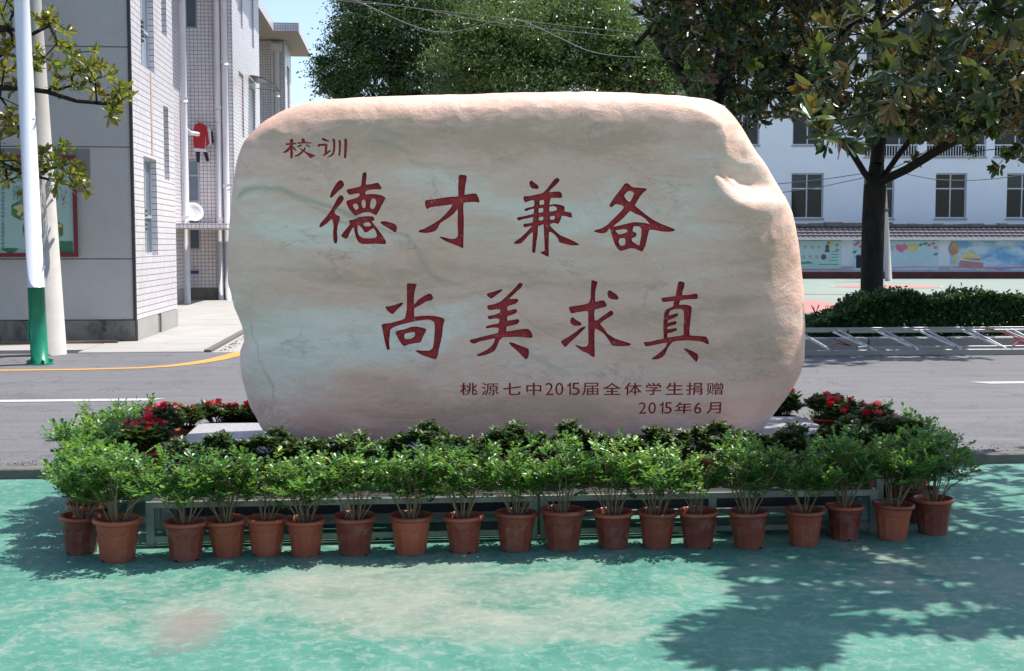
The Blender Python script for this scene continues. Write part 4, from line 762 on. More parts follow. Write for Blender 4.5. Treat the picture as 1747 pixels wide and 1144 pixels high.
# left and right flanks on the ground
for i, (x, y) in enumerate(((-1.75, 7.02), (-1.83, 7.38), (-1.88, 7.76), (-1.86, 8.13), (-1.82, 8.50))):
    potted(x, y, 0, (SHW, SH[2], SH[5], SH[0], SH[3])[i], '%s pot from the front in the leafy column left of the plinth' % ORD[i], 'potted shrubs flanking the plinth on the left', s=(1.0, 1.14, 1.18, 1.15, 1.1)[i])
for i, (x, y) in enumerate(((2.99, 7.05), (3.10, 7.42), (3.12, 7.78), (3.08, 8.14), (3.0, 8.5))):
    potted(x, y, 0, (SH[4], SHW, SH[2], SH[0], SH[3])[i], '%s pot from the front in the shaded column right of the plinth' % ORD[i], 'potted shrubs flanking the plinth on the right', s=(1.0, 1.05, 1.05, 1.02, 1.0)[i])
# second row stands on the rack: azaleas at the stone's foot
RZ = .245
xs = np.linspace(-1.24, 2.60, 24)
for i, x in enumerate(xs):
    lab = '%s azalea from the left on the rack in front of the stone, %s' % (ORD[i], ('dark twiggy top', 'thin grey twigs', 'dense small leaves', 'pale young tips')[i % 4])
    potted(float(x) + rnd.uniform(-.03, .03), 7.10 + rnd.uniform(-.03, .03), RZ - .02, AZ[i % 5], lab, 'azaleas on the rack before the stone', 'azalea', s=rnd.uniform(1.2, 1.5), ps=.8)
# flowering azaleas on the side racks and behind the plinth
LF = [(-1.50, 7.34, RZ, (3, 0, 2), 'red blooms, nearest the camera on the left side rack'), (-1.54, 7.62, RZ, (8, 0, 1), 'dark leaves and crimson double blooms, second on left rack'), (-1.54, 7.95, RZ, (6, 1, 4), 'scarlet blooms and withered heads, third on left rack'), (-1.56, 8.28, RZ, (6, 2, 8), 'red and rusty heads, last on the left rack'),
      (-1.30, 8.78, .20, (5, 1, 10), 'scarlet and rusty blooms behind the left plinth corner'), (-1.02, 8.80, .20, (2, 2, 9), 'mostly rusty blooms left of the stone'), (-.74, 8.80, .20, (4, 5, 6), 'pink and red blooms beside the stone\'s left foot'),
      (-1.46, 8.62, .20, (3, 1, 8), 'rusty heads at the far left corner of the plinth'), (-1.16, 8.92, .12, (2, 1, 6), 'dull dry heads, rearmost on the left'), (-.88, 8.92, .12, (2, 2, 6), 'pale and dry heads, rearmost beside the stone'), (2.28, 8.92, .12, (4, 0, 4), 'red heads, rearmost on the right'), (2.60, 8.92, .12, (5, 1, 5), 'mixed red and rusty heads, rearmost right'),
      (2.12, 8.80, .20, (8, 0, 1), 'deep red blooms beside the stone\'s right foot'), (2.42, 8.80, .20, (4, 2, 6), 'red blooms and one pale pink, behind right plinth'), (2.74, 8.80, .20, (5, 1, 9), 'withered pinkish blooms behind the right plinth corner'),
      (2.92, 8.42, RZ, (8, 0, 4), 'crimson and dry heads, far end of the right rack'), (2.93, 8.05, RZ, (9, 0, 2), 'big crimson blooms, third on the right rack'), (2.93, 7.66, RZ, (7, 1, 2), 'bright red blooms, second on the right rack'), (2.90, 7.28, RZ, (2, 0, 1), 'few red blooms, front of the right rack')]
for i, (x, y, z, fl, lab) in enumerate(LF):
    potted(x + rnd.uniform(-.02, .02), y, z, AZF[i % 3], 'flowering azalea with ' + lab, 'flowering azaleas round the plinth', 'azalea', s=1.2, ps=.9, flowers=fl, seed=i * 5 + 1)
# metal racks carrying the second row
def rack(name, x0, x1, y0, y1, label, z=RZ, post=None, thick=.022):
    t = thing(name, label, 'plant rack', ((x0 + x1) / 2, (y0 + y1) / 2, 0), 0, 'metal plant racks round the plinth'); ps = post or [x0, x1]
    for x in ps:
        for y in (y0, y1): b = MB(); b.box(x - thick, x + thick, y - .012, y + .012, 0, z - .036); b.obj('leg', M['rack'], t)
    for y in (y0, y1):
        b = MB(); b.box(x0 - thick, x1 + thick, y - .014, y + .014, z - .035, z - .004); b.obj('top_rail', M['rack'], t)
        q = sorted(ps)
        for a, c in zip(q[:-1], q[1:]): b = MB(); b.box(a + thick + .001, c - thick - .001, y - .012, y + .012, .025, .055); b.obj('lower_rail', M['rack'], t)
    n = max(3, int((y1 - y0) / .05))  # slats nearly touch, set so that no light falls through the rack
    for i in range(n):
        yy = y0 + .035 + (y1 - y0 - .07) * i / (n - 1); b = MB(); b.box(x0, x1, yy - .021, yy + .021, z - .02, z - .002); b.obj('slat', M['slat'], t)
    anchor(t)
rack('plant_rack', -1.36, .70, 6.80, 7.24, 'long weathered green-grey metal rack under azaleas, left half', post=[-1.36, -.33, .70]); rack('plant_rack', .76, 2.62, 6.80, 7.24, 'long weathered metal rack under azaleas, right half', post=[.76, 1.7, 2.62])
rack('plant_rack', -1.66, -1.42, 7.28, 8.45, 'short rack under red azaleas left of the plinth'); rack('plant_rack', 2.78, 3.02, 7.12, 8.6, 'short rack under red azaleas right of the plinth')
rack('plant_rack', -1.45, -.55, 8.66, 8.86, 'low rack behind the left end of the plinth', z=.20); rack('plant_rack', 1.95, 2.9, 8.66, 8.86, 'low rack behind the right end of the plinth', z=.20)
b = MB()
for i in range(260):     # fallen leaves and soil crumbs by the pots
    x, y = rnd.uniform(-1.8, 3.2), 6.42 + abs(rnd.gauss(0, .10)) + rnd.uniform(-.12, .1); s = rnd.uniform(.004, .012); a = rnd.uniform(0, 6.28)
    b.add([(x, y, .003), (x + s * math.cos(a), y + s * math.sin(a), .004), (x - s * math.sin(a) * .6, y + s * math.cos(a) * .6, .006)], [(0, 1, 2)])
props(b.obj('fallen_leaf_litter', M['soil']), 'crumbs of soil and fallen leaves along the front row of pots', 'leaf litter', kind='stuff')

# ------------------------------------------------------------------ trees
def grow(roots, targets, tip=.006, seed=0, sag=.1, jig=.12, rmax=9, root_r=.2, maxd=99):
    """connect every target to the nearest node of the skeleton; returns list of (polyline, radii) and (tip, direction)"""
    g = random.Random(seed); N = []; par = []
    for pl_, start in roots:
        last = start
        for p in pl_: N.append(Vector(p)); par.append(last); last = len(N) - 1
    nroot = len(N); base = N[0]; order = sorted(range(len(targets)), key=lambda i: min((targets[i] - N[k]).length for k in range(nroot)))
    A = np.array([tuple(n) for n in N]); tips = []
    for i in order:
        t = targets[i]; d = np.linalg.norm(A - np.array(t), axis=1) + np.where(A[:, 2] > t.z + .3, .25, 0); j = int(d.argmin()); p = N[j]; L = (t - p).length; k = max(1, int(L / .45)); last = j; new = []
        for s in range(1, k + 1):
            f = s / k; q = p.lerp(t, f) + (Vector((g.uniform(-jig, jig), g.uniform(-jig, jig), -sag * L * math.sin(math.pi * f) * .5 + g.uniform(-jig, jig) * .4)) if s < k else Vector((0, 0, 0)))
            N.append(q); par.append(last); last = len(N) - 1; new.append(tuple(q))
        A = np.concatenate([A, np.array(new)]); tips.append((last, (N[last] - N[par[last]]).normalized()))
    r2 = [0.0] * len(N)
    child = [0] * len(N)
    for i in range(len(N)):
        if par[i] >= 0: child[par[i]] += 1
    for i in range(len(N) - 1, -1, -1):
        if child[i] == 0: r2[i] += tip ** 2.3
        if par[i] >= 0: r2[par[i]] += r2[i]
    rad_ = [r ** (1 / 2.3) for r in r2]; sc = root_r / rad_[0]; r00 = rad_[0]; rad_ = [min(root_r, r * (1 + (sc - 1) * (r / r00) ** 1.2)) for r in rad_]
    return N, par, rad_, [(N[a], d) for a, d in tips], nroot
def wood(N, par, rad_, sel, name, mat, parent, n=6):
    b = MB()
    for i in sel:
        j = par[i]
        if j < 0: continue
        b.tube([N[j], N[i]], [min(rad_[j], rad_[i] * 1.25), rad_[i]], n if rad_[i] > .02 else 4, False)
    return b.obj(name, mat, parent, smooth=True)
def rosette(tips, seed, n=(7, 10), L=.17, drop=.3, near_first=True, twig=.10):
    g = random.Random(seed); out = []
    for p, d in tips:
        base = g.random(); dd = (d + Vector((0, 0, .55)) + Vector((g.uniform(-.5, .5), g.uniform(-.5, .5), g.uniform(-.35, .35)))).normalized(); a0 = g.uniform(0, 6.28); s1 = dd.orthogonal().normalized(); s2 = dd.cross(s1); m = g.randint(*n)
        for k in range(m):
            a = a0 + k * 2.4; lay = k / m; e = .15 + 1.05 * lay; v = (s1 * math.cos(a) + s2 * math.sin(a)) * e + dd * (1.05 - .75 * lay) - Vector((0, 0, drop * lay)); v.normalize()
            out.append((p - dd * (.10 * lay) * (L / .17), v, dd, L * g.uniform(.72, 1.12), min(1, max(0, base * .8 + g.uniform(-.15, .3)))))
    return out
LEAFP = {}
def magnolia_leaves(L, parent, mat, limit=300):
    def key(l):
        px, py = proj(l[0]); vis = 0 <= px <= 1747 and 0 <= py <= 1144; return (0 if vis else 1, (l[0] - Vector((0, 0, HC))).length - l[3] * 10)
    L = sorted(L, key=key); near = [l for l in L[:limit] if key(l)[0] == 0]; rest = L[len(near):]
    if mat.name not in LEAFP:
        LEAFP[mat.name] = [leaves_mesh('leaf', [(0, 0, 0)], [(1, 0, 0)], [(0, 0, 1)], [1.0], np.array([v]), 'mag', mat) for v in (.08, .3, .5, .7, .95)]
    for p, v, u, s, r in near:
        x = v.normalized(); y = u.cross(x)
        if y.length < 1e-3: y = x.orthogonal()
        y.normalize(); z = x.cross(y); Mx = Matrix((x, y, z)).transposed().to_4x4(); inst('leaf', LEAFP[mat.name][min(4, int(r * 5))], parent, Matrix.Translation(p) @ Mx @ Matrix.Scale(s, 4))
    if rest:
        me = leaves_mesh('foliage', [tuple(l[0]) for l in rest], [tuple(l[1]) for l in rest], [tuple(l[2]) for l in rest], [l[3] for l in rest], np.array([l[4] for l in rest]), 'mag', mat); inst('foliage', me, parent, kind='stuff')
def magnolia(label, loc, roots, targets, seed, root_r, leaf=.17, mat=None, n=(7, 10), tip=.006, drop=.3, sag=.1, jig=.12):
    t = thing('magnolia_tree', label, 'tree', loc); N, par, rd, tips, nroot = grow(roots, targets, tip, seed, sag, jig, root_r=root_r); sel = range(len(N))
    wood(N, par, rd, [i for i in sel if i < len(roots[0][0])], 'trunk', M['bark'], t, 14); wood(N, par, rd, [i for i in sel if i >= len(roots[0][0])], 'branches', M['bark'], t)
    magnolia_leaves(rosette(tips, seed + 1, n, leaf, drop), t, mat or M['leaf_mag']); anchor(t); return t
g = random.Random(5)
def scatter(c, r, n, hole=None, lo=0.0):
    out = []
    while len(out) < n:
        v = Vector((g.uniform(-1, 1), g.uniform(-1, 1), g.uniform(-1, 1)))
        if lo < v.length < 1: out.append(Vector((c[0] + v.x * r[0], c[1] + v.y * r[1], c[2] + v.z * r[2])))
    return out
# main magnolia behind the hedge on the right
def cm(px, py, D):      # point at forward distance D along the pixel's ray
    r = ray(px, py); f = r[0] * math.sin(-YAW) + r[1] * math.cos(YAW); return Vector((r[0] * D / f, r[1] * D / f, HC + r[2] * D / f))
D0 = 21.5
tb = cm(1488, 560, D0); tb.z = .0
trunk = [(tb.x, tb.y, .0)] + [tuple(cm(a, b_, D0)) for a, b_ in ((1487, 520), (1488, 440), (1490, 370), (1493, 315), (1496, 280))]
l1 = [tuple(cm(*a)) for a in ((1475, 295, 21.4), (1455, 262, 21.2), (1432, 240, 21.0), (1400, 205, 20.6), (1350, 175, 20.2))]
l2 = [tuple(cm(*a)) for a in ((1500, 230, 21.6), (1503, 160, 21.9), (1496, 90, 22.2), (1500, 0, 22.4), (1490, -90, 22.5))]
l3 = [tuple(cm(*a)) for a in ((1515, 290, 21.4), (1532, 265, 21.2), (1552, 240, 21.0), (1590, 200, 20.7), (1640, 140, 20.4))]
l4 = [tuple(cm(*a)) for a in ((1512, 305, 21.3), (1548, 288, 21.0), (1590, 262, 20.6), (1632, 238, 20.2), (1690, 200, 19.8), (1760, 160, 19.4))]
tg = []
for i in range(1500):
    px, py = g.uniform(1215, 1850), g.uniform(-330, 235); low = 215 + 40 * math.sin((px - 1215) / 640 * 5) * .5
    if px < 1420: low = 60 + (px - 1215) * .85
    if py > low: py = low - abs(g.gauss(0, 60))
    tg.append(cm(px, py, g.uniform(17.2, 25.5)))
tg += [cm(g.uniform(1540, 1860), g.uniform(40, 232), g.uniform(17.5, 25)) for i in range(560)]
tg += [cm(*a) for a in ((1720, 262, 18.2), (1700, 285, 18.0), (1740, 250, 18.4), (1655, 250, 18.5), (1425, 235, 19.5), (1405, 250, 19.3), (1560, 270, 21.8), (1600, 245, 21.6), (1660, 258, 18.6), (1480, 245, 22.4), (1455, 230, 22), (1745, 270, 18.1))]
magnolia('magnolia tree with dark forked trunk standing behind the clipped hedge and ladder', (tb.x, tb.y, .04), [(trunk, -1), (l1, 4), (l2, 5), (l3, 4), (l4, 4)], tg, 41, .188, .19, sag=.15, n=(10, 14), jig=.16)
# second magnolia, its crown fills the sky above the stone's right shoulder
D1 = 19.5; t2 = cm(1205, 600, D1); t2.z = .04
tr2 = [tuple(t2)] + [tuple(cm(a, b_, D1)) for a, b_ in ((1208, 480), (1205, 380), (1206, 290), (1208, 215))]
l5 = [tuple(cm(*a)) for a in ((1185, 165, 19.3), (1165, 130, 19.0), (1140, 95, 18.7), (1110, 50, 18.5))]; l6 = [tuple(cm(*a)) for a in ((1225, 140, 19.8), (1240, 60, 20.2), (1250, -60, 20.4))]; l7 = [tuple(cm(*a)) for a in ((1240, 188, 19.3), (1285, 180, 19.0), (1340, 150, 18.8), (1400, 90, 18.6))]
tg = []
for i in range(1300):
    px, py = g.uniform(1098, 1440), g.uniform(-300, 175); lo_ = 25 + (px - 1098) * 1.5
    if py > lo_: py = lo_ - abs(g.gauss(0, 70))
    if px > 1235: py = min(py + g.uniform(0, 30), 200)
    tg.append(cm(px, py, g.uniform(17.0, 22.5)))
tg += [cm(*a) for a in ((1090, 20, 18), (1085, 75, 18.2), (1072, 112, 18.3), (1120, 140, 18.4), (1195, 160, 18.6), (1270, 215, 18.8), (1285, 200, 18.6), (1255, 190, 18.7), (1278, 180, 18.8), (1300, 205, 19))]
magnolia('magnolia tree whose dark crown shows above the stone\'s right shoulder', (t2.x, t2.y, .04), [(tr2, -1), (l5, 4), (l6, 4), (l7, 4)], tg, 43, .22, .17, sag=.15, n=(8, 12), jig=.16)
# near magnolia: trunk out of frame on the right, boughs reach into the picture and shade the plaza
nb = Vector((5.3, 6.3, 0)); tr3 = [(5.3, 6.3, 0), (5.28, 6.32, 1.2), (5.22, 6.35, 2.3), (5.2, 6.4, 3.3), (5.1, 6.4, 4.4)]
b1 = [(4.8, 6.9, 3.2), (4.3, 7.6, 3.35), (3.95, 8.3, 3.4), (3.6, 8.7, 3.3), (3.35, 8.9, 3.1)]; b2 = [(4.6, 6.2, 3.4), (3.9, 6.0, 3.7), (3.2, 5.8, 3.8)]; b3 = [(5.3, 5.8, 3.6), (5.5, 5.1, 4.0)]; b4 = [(5.4, 7.2, 3.4), (5.2, 8.2, 4.0), (4.8, 9.0, 4.5)]
tg = [cm(*a) for a in ((1416, 42, 8.9), (1393, 86, 8.8), (1386, 186, 8.6), (1376, 150, 9.2), (1491, 64, 9.1), (1512, 116, 8.7), (1553, 145, 8.8), (1404, 225, 8.7), (1518, 184, 8.9), (1641, 58, 8.4), (1696, 20, 8.5), (1447, 242, 8.9), (1607, 104, 9.1), (1480, 180, 9.3), (1430, 205, 9.0), (1465, 205, 9.3), (1440, 120, 9.4), (1585, 30, 9.0), (1660, 120, 8.8), (1710, 80, 8.9), (1740, 140, 9.0), (1550, 60, 9.3), (1460, 15, 9.2), (1730, 30, 8.6), (1500, -30, 9.0), (1600, -50, 9.0), (1540, 10, 9.5), (1680, 160, 9.3))]
Hh = lambda px, py, z: gp(px, py) + TO_SUN * (z / TO_SUN.z)
shade = []
def inside(px, py):      # shaded part of the plaza in the photograph
    if py > 955: edge = 1200 + 55 * math.sin((py - 955) / 30.0) + (25 if py > 1080 else 0)
    else: edge = 1235
    if px < edge: return False
    if py > 1080 and px > 1400: return False
    if 1030 < py < 1080 and 1440 < px < 1700: return g.random() < .2
    if py < 910 and px > 1640: return g.random() < .45
    return True
while len(shade) < 760:
    px, py = g.uniform(1150, 1950), 780 + 350 * g.random() ** 1.1
    if inside(px, py): shade.append(Hh(px, py, g.uniform(3.12, 4.6)))
shade = [p for p in shade if proj(p)[0] > 1760 or proj(p)[1] < -25]
tg += shade + scatter((5.3, 7.6, 4.8), (1.3, 1.3, .9), 50)
magnolia('near magnolia tree, trunk outside the right edge, large leaves hanging into the picture', tuple(nb), [(tr3, -1), (b1, 3), (b2, 3), (b3, 3), (b4, 3)], tg, 47, .16, .165, drop=.35, tip=.005, n=(9, 12))
# magnolia boughs on the left in front of the grey wall
D2 = 17.0; t4 = cm(-190, 600, D2); t4.z = .07
tr4 = [tuple(t4)] + [tuple(cm(a, b_, D2)) for a, b_ in ((-190, 480), (-185, 380), (-180, 300), (-170, 200))]
m1 = [tuple(cm(*a)) for a in ((-110, 260, 17.0), (-40, 265, 17.0), (10, 283, 16.9), (60, 300, 16.9), (100, 310, 16.8))]; m2 = [tuple(cm(*a)) for a in ((-110, 170, 17.1), (-40, 150, 17.1), (35, 150, 17.1), (80, 156, 17.1), (130, 172, 17.0), (165, 175, 16.9))]
m3 = [tuple(cm(*a)) for a in ((-110, 80, 17.1), (-40, 50, 17.0), (15, 48, 17.0), (55, 58, 17.0), (85, 42, 16.9))]; m4 = [tuple(cm(*a)) for a in ((-120, 200, 16.6), (-50, 175, 16.5), (0, 165, 16.5), (35, 182, 16.5))]
tg = [cm(a, b_, g.uniform(16.5, 17.5)) for a, b_ in ((25,15),(5,30),(12,48),(48,8),(60,28),(72,38),(88,35),(96,45),(85,22),(20,75),(10,88),(25,68),(0,110),(8,125),(20,118),(60,100),(75,98),(66,112),(92,105),(108,82),(118,80),(122,90),(130,105),(145,108),(160,112),(172,112),(128,120),(142,122),(105,132),(150,135),(192,138),(205,150),(185,128),(212,165),(200,160),(190,170),(178,162),(188,190),(200,188),(168,150),(135,150),(98,152),(0,145),(15,150),(5,200),(18,205),(8,218),(25,222),(0,235),(15,185),(12,300),(28,280),(40,283),(0,268),(32,300),(95,262),(115,252),(88,272),(120,278),(105,285),(128,292),(138,290),(140,305),(110,300),(125,312),(80,290),(42,325),(96,320),(45,258),(70,262))] + [cm(g.uniform(-420, -30), g.uniform(-260, 320), g.uniform(15.3, 18.7)) for i in range(150)] + [cm(g.uniform(-30, 60), g.uniform(-150, -20), g.uniform(16, 18)) for i in range(14)]
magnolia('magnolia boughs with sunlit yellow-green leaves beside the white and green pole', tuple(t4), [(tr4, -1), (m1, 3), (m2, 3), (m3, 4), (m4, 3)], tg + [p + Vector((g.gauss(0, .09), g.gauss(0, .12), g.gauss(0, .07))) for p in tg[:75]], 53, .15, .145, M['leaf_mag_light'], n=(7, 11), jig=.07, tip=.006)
# broadleaf trees beyond the court, seen over the stone
def big_tree(label, name, base, blobs, nl, tpl, mat, size, seed, nt=120, root_r=.24):
    t = thing(name, label, 'tree', base); gg = random.Random(seed); ng = np.random.default_rng(seed); tot = sum(b_[2] for b_ in blobs); P = []; tg = []
    for c, r, w in blobs:
        c = np.array(c); nclump = int(w / tot * nl / 90)
        d = ng.normal(size=(nclump, 3)); d /= np.linalg.norm(d, axis=1, keepdims=True); cc_ = c + d * np.array(r) * (ng.uniform(.25, 1.02, (nclump, 1)) ** .33)
        for q in cc_: m = 90; v_ = ng.normal(size=(m, 3)); v_[:, 2] = np.abs(v_[:, 2]) * .8 - .35 * (v_[:, 0] ** 2 + v_[:, 1] ** 2) ** .5; P.append(q + v_ * ng.uniform(.6, 1.35) * np.array([.36, .36, .28]) * (r[0] / 2.2) ** .5)
        tg += [Vector(q) for q in cc_[ng.choice(nclump, min(nclump, max(4, int(nt * w / tot))), False)]]
    P = np.concatenate(P); n = len(P); D = ng.normal(size=(n, 3)) + np.array([0, 0, .0]); U = ng.normal(size=(n, 3)) * .7 + np.array([.25, .1, 1]); S = ng.uniform(.7, 1.25, n) * size
    cl = np.repeat(ng.uniform(0, .85, n // 90 + 1), 90)[:n]; rv = np.clip(cl + ng.uniform(-.1, .2, n), 0, 1)
    inst('crown', leaves_mesh('crown', P, D, U, S, rv, tpl, mat), t, kind='stuff'); bx_, by_, _ = base; c0 = blobs[0][0]
    roots = [([(bx_, by_, 0), (bx_ + .1, by_, 1.5), (bx_, by_, 3.0), (c0[0], c0[1], max(4.0, c0[2] - 1.5))], -1)]
    N, par, rd, tips, nroot = grow(roots, tg, .015, seed, .05, .2, root_r=root_r); wood(N, par, rd, [1, 2, 3], 'trunk', M['bark'], t, 12); wood(N, par, rd, range(4, len(N)), 'branches', M['bark'], t); anchor(t); return t
def blob(px, py, D, r, w=1.0): p = cm(px, py, D); return (tuple(p), (r, r * 1.1, r * .85), w)
big_tree('tall dark camphor tree left of centre, seen above the stone against the sky', 'camphor_tree', tuple(gp(660, 470)[:2]) + (0,), [blob(680, 55, 46, 1.9, 1.3), blob(640, 30, 46, 1.5, .9), blob(590, 105, 45, 1.15, .6), blob(580, 135, 45, .9, .4), blob(730, -40, 47, 2.3, 1.2), blob(760, 90, 46, 1.8, 1), blob(625, 150, 46, 1.4, .7), blob(690, 140, 47, 1.7, .9), blob(850, -10, 48, 2.2, 1.0), blob(645, -40, 46, 1.2, .5), blob(620, 65, 45, 1.0, .4), blob(780, 40, 46, 1.8, .9), blob(740, 130, 46, 1.6, .8), blob(700, 230, 47, 1.9, .6)], 110000, 'small', M['leaf_camphor'], .105, 61)
big_tree('bright glossy evergreen tree behind the middle of the stone', 'evergreen_tree', tuple(gp(900, 505)[:2]) + (0,), [blob(860, 110, 34, 1.5, 1), blob(950, 60, 34, 1.6, 1.1), blob(1020, 90, 34, 1.3, .9), blob(800, 130, 33.5, 1.0, .5), blob(920, 150, 34, 1.8, 1), blob(1080, 135, 34, 1.3, .7), blob(1010, 20, 35, 1.0, .5), blob(1070, 80, 34, .8, .4), blob(890, 20, 36, 1.3, .7), blob(1130, 160, 34, 1.4, .8), blob(1120, 110, 34, 1.0, .5), blob(820, 75, 34, 1.1, .6), blob(980, 230, 34, 1.9, .5)], 90000, 'lance', M['leaf_osman'], .135, 63)
# clipped hedge
hd = thing('clipped_hedge', 'long clipped dark green hedge behind the aluminium ladder', 'hedge', (9, 19.3, .04)); nh = 52000; q = np.empty((nh, 3)); s_ = nr.random((nh, 3))
q[:, 0] = 6.25 + s_[:, 0] * 7.0; top = .72 + .07 * vnoise(q[:, 0] * 2.2, q[:, 0] * 0, q[:, 0] * 0 + 3, 5) + .05 * vnoise(q[:, 0] * 6, q[:, 0] * 0, q[:, 0] * 0 + 8, 6); end = sst(6.2, 7.3, q[:, 0]); top = top * (.45 + .55 * end)
face = nr.random(nh); q[:, 1] = 18.75 + s_[:, 1] * 1.1; q[:, 2] = .06 + s_[:, 2] ** .7 * top
m = face < .42; q[m, 1] = 18.75 + np.abs(nr.normal(0, .07, m.sum())) - .07 * vnoise(q[m, 0] * 3, q[m, 2] * 4, q[m, 0] * 0, 8); m = face > .68; q[m, 2] = top[m] + nr.normal(0, .035, m.sum())
m = nr.random(nh) < .006; q[m, 2] = top[m] + nr.uniform(.05, .14, m.sum())
inst('foliage', leaves_mesh('foliage', q, nr.normal(size=(nh, 3)) + [0, -.4, .2], nr.normal(size=(nh, 3)) * .5 + [0, -.3, 1], nr.uniform(.055, .095, nh), np.clip(nr.uniform(0, .8, nh), 0, 1), 'small', M['leaf_hedge']), hd, kind='stuff')
b = MB()
for i in range(60): x = rnd.uniform(6.4, 13); y = rnd.uniform(19, 19.7); b.tube([(x, y, .03), (x + rnd.uniform(-.1, .1), y, .35), (x + rnd.uniform(-.2, .2), y + rnd.uniform(-.15, .1), .65)], [.014, .01, .005], 4, False)
b.obj('stems', M['bark'], hd, kind='stuff'); anchor(hd)
b = MB(); b.box(5.6, 60, 18.9, 21.5, -.01, .05); props(b.obj('planting_bed', M['ground']), kind='structure')

# ------------------------------------------------------------------ poles
wp = thing('lamp_pole', 'smooth white round pole with green painted lower part', 'pole', (gp(68, 621, .07).x, gp(68, 621, .07).y, .07)); X, Y = wp.location.x, wp.location.y
tp = cm(38, 20, 16.15); lean = (tp.x - X) / (tp.z - .07); fpt = lambda z: (X + lean * (z - .07), Y, z)
b = MB(); b.tube([fpt(.075), fpt(1.06)], [.108, .105], 20); b.obj('painted_base', M['green_pole'], wp, smooth=True)
b = MB(); b.tube([fpt(1.061), fpt(8)], [.105, .085], 20); b.obj('shaft', M['white_pole'], wp, smooth=True)
b = MB(); b.lathe([(.17, .07), (.17, .085), (.11, .088)], 20, (X, Y, 0)); b.obj('base_flange', M['green_pole'], wp)
for k in range(4): a = k * math.pi / 2 + .6; b = MB(); b.bar((X + .10 * math.cos(a), Y + .10 * math.sin(a), .12), (X + .165 * math.cos(a), Y + .165 * math.sin(a), .10), .012, .05); b.obj('gusset', M['green_pole'], wp)
b = MB(); b.box(X - .135, X - .10, Y - .05, Y + .02, .38, .62); b.obj('service_box', M['green_pole'], wp, bevel=.01); anchor(wp)
q = gp(92, 605, .07); cp = thing('concrete_pole', 'bare tapering concrete utility pole behind the white and green one', 'pole', (q.x, q.y, .07)); tp = cm(60, 0, 17.7); lean = (tp.x - q.x) / (tp.z - .07)
b = MB(); b.tube([(q.x, q.y, .07), (q.x + lean * 9, q.y, 9.07)], [.172, .10], 22); b.obj('shaft', M['pole_conc'], cp, smooth=True); anchor(cp)
p0 = gp(1516, 479, .04); p1 = cm(1507, 300, 52.5); up = thing('concrete_pole', 'slim leaning grey pole before the painted wall, right of the trunk', 'pole', tuple(p0)); b = MB(); b.tube([p0, p1], [.15, .11], 10); b.obj('shaft', M['pole_conc'], up, smooth=True)
b = MB(); b.tube([p1.lerp(p0, .33), p1.lerp(p0, .31)], .17, 10); b.obj('band', M['metal_dark'], up); anchor(up)
# bamboo cane and drain at the foot of the grey wall
b = MB(); b.tube([at(-60, 585, 19.9), at(90, 585, 19.9), at(201, 583, 19.9)], .03, 8); props(b.obj('bamboo_cane', M['bamboo'], smooth=True), 'brown bamboo cane lying along the foot of the grey wall', 'cane')

# ------------------------------------------------------------------ poster on the end wall
po = thing('wall_poster', 'pale green framed school notice board on the grey wall', 'notice board', (-7.5, 20.15, 1.45)); YP = 20.19
def AP(u, v, d=0): return at(u, v, YP - d)
a0, a1 = AP(-190, 438), AP(130, 265); b = MB(); b.box(a0.x, a1.x, YP, YP + .04, a0.z, a1.z); b.obj('panel', M['poster'], po)
fw = .062
for x0, x1, z0, z1 in ((a0.x, a1.x, a0.z, a0.z + fw), (a0.x, a1.x, a1.z - fw, a1.z), (a1.x - fw, a1.x, a0.z + fw, a1.z - fw), (a0.x, a0.x + fw, a0.z + fw, a1.z - fw)): b = MB(); b.box(x0, x1, YP - .035, YP - .001, z0, z1); b.obj('frame_bar', M['frame_red'], po)
T1 = lambda u, v: AP(u, v, .004); T2 = lambda u, v: AP(u, v, .008)
flat_text([(c, 5, 316 + i * 6.6, 5.2, 5.2) for i, c in enumerate('度好钟话笑好和到掌小整品客意先谢成')] + [(c, -4, 368 + i * 6.6, 5.2, 5.2) for i, c in enumerate('尊友善诚信立言礼貌')] + [(c, x, 319 + j * 6.4, 5, 5) for x, s in ((24, '七讲说三'), (30, '日文千字'), (36, '大明言经'), (44, '唐诗百宋'), (89, '笔墨丽景'), (96, '华章持益')) for j, c in enumerate(s)], YP, 'lettering', M['ink'], po, toworld=T1)
flat_text([('文', 4, 287, 9, 9), ('明', 15, 287, 9, 9), ('礼', 26, 288, 9, 10), ('仪', 37, 288, 9, 10)], YP, 'heading', M['strap'], po, toworld=T1)
ill = NT('painted_picture'); cv = ill.vor(ill.co('Object', (1, 1, 1.4)), 9, out='Color'); sp_ = ill.node('ShaderNodeSeparateColor'); ill.put(sp_.inputs[0], cv); pic = ill.out(ill.ramp(sp_.outputs[0], [(.0, (.05, .18, .03)), (.3, (.16, .32, .05)), (.5, (.40, .42, .38)), (.7, (.12, .22, .3)), (.85, (.5, .4, .1)), (1, (.3, .12, .2))], 'CONSTANT'), .5)
for hx, hy in ((35, 358), (54, 392), (92, 392), (73, 358)):
    L = [(hx + 17.5 * math.sin(k * math.pi / 3), hy - 17.5 * math.cos(k * math.pi / 3)) for k in range(6)]; L2 = [(hx + 16.3 * math.sin(k * math.pi / 3), hy - 16.3 * math.cos(k * math.pi / 3)) for k in range(6)]
    b = MB(); b.quad(*[T1(*p) for p in L]); b.obj('picture_border', M['frame_red'], po); b = MB(); b.quad(*[T2(*p) for p in L2]); b.obj('picture', pic, po)
gcol = simple('printed_bottle_green', (.03, .16, .08), .4, .25, 9)
for k in range(14): u = 95.5 + k * 2.05; b = MB(); b.quad(T2(u, 411), T2(u + 1.5, 411), T2(u + 1.5, 430), T2(u, 430)); b.obj('printed_cane', gcol, po)
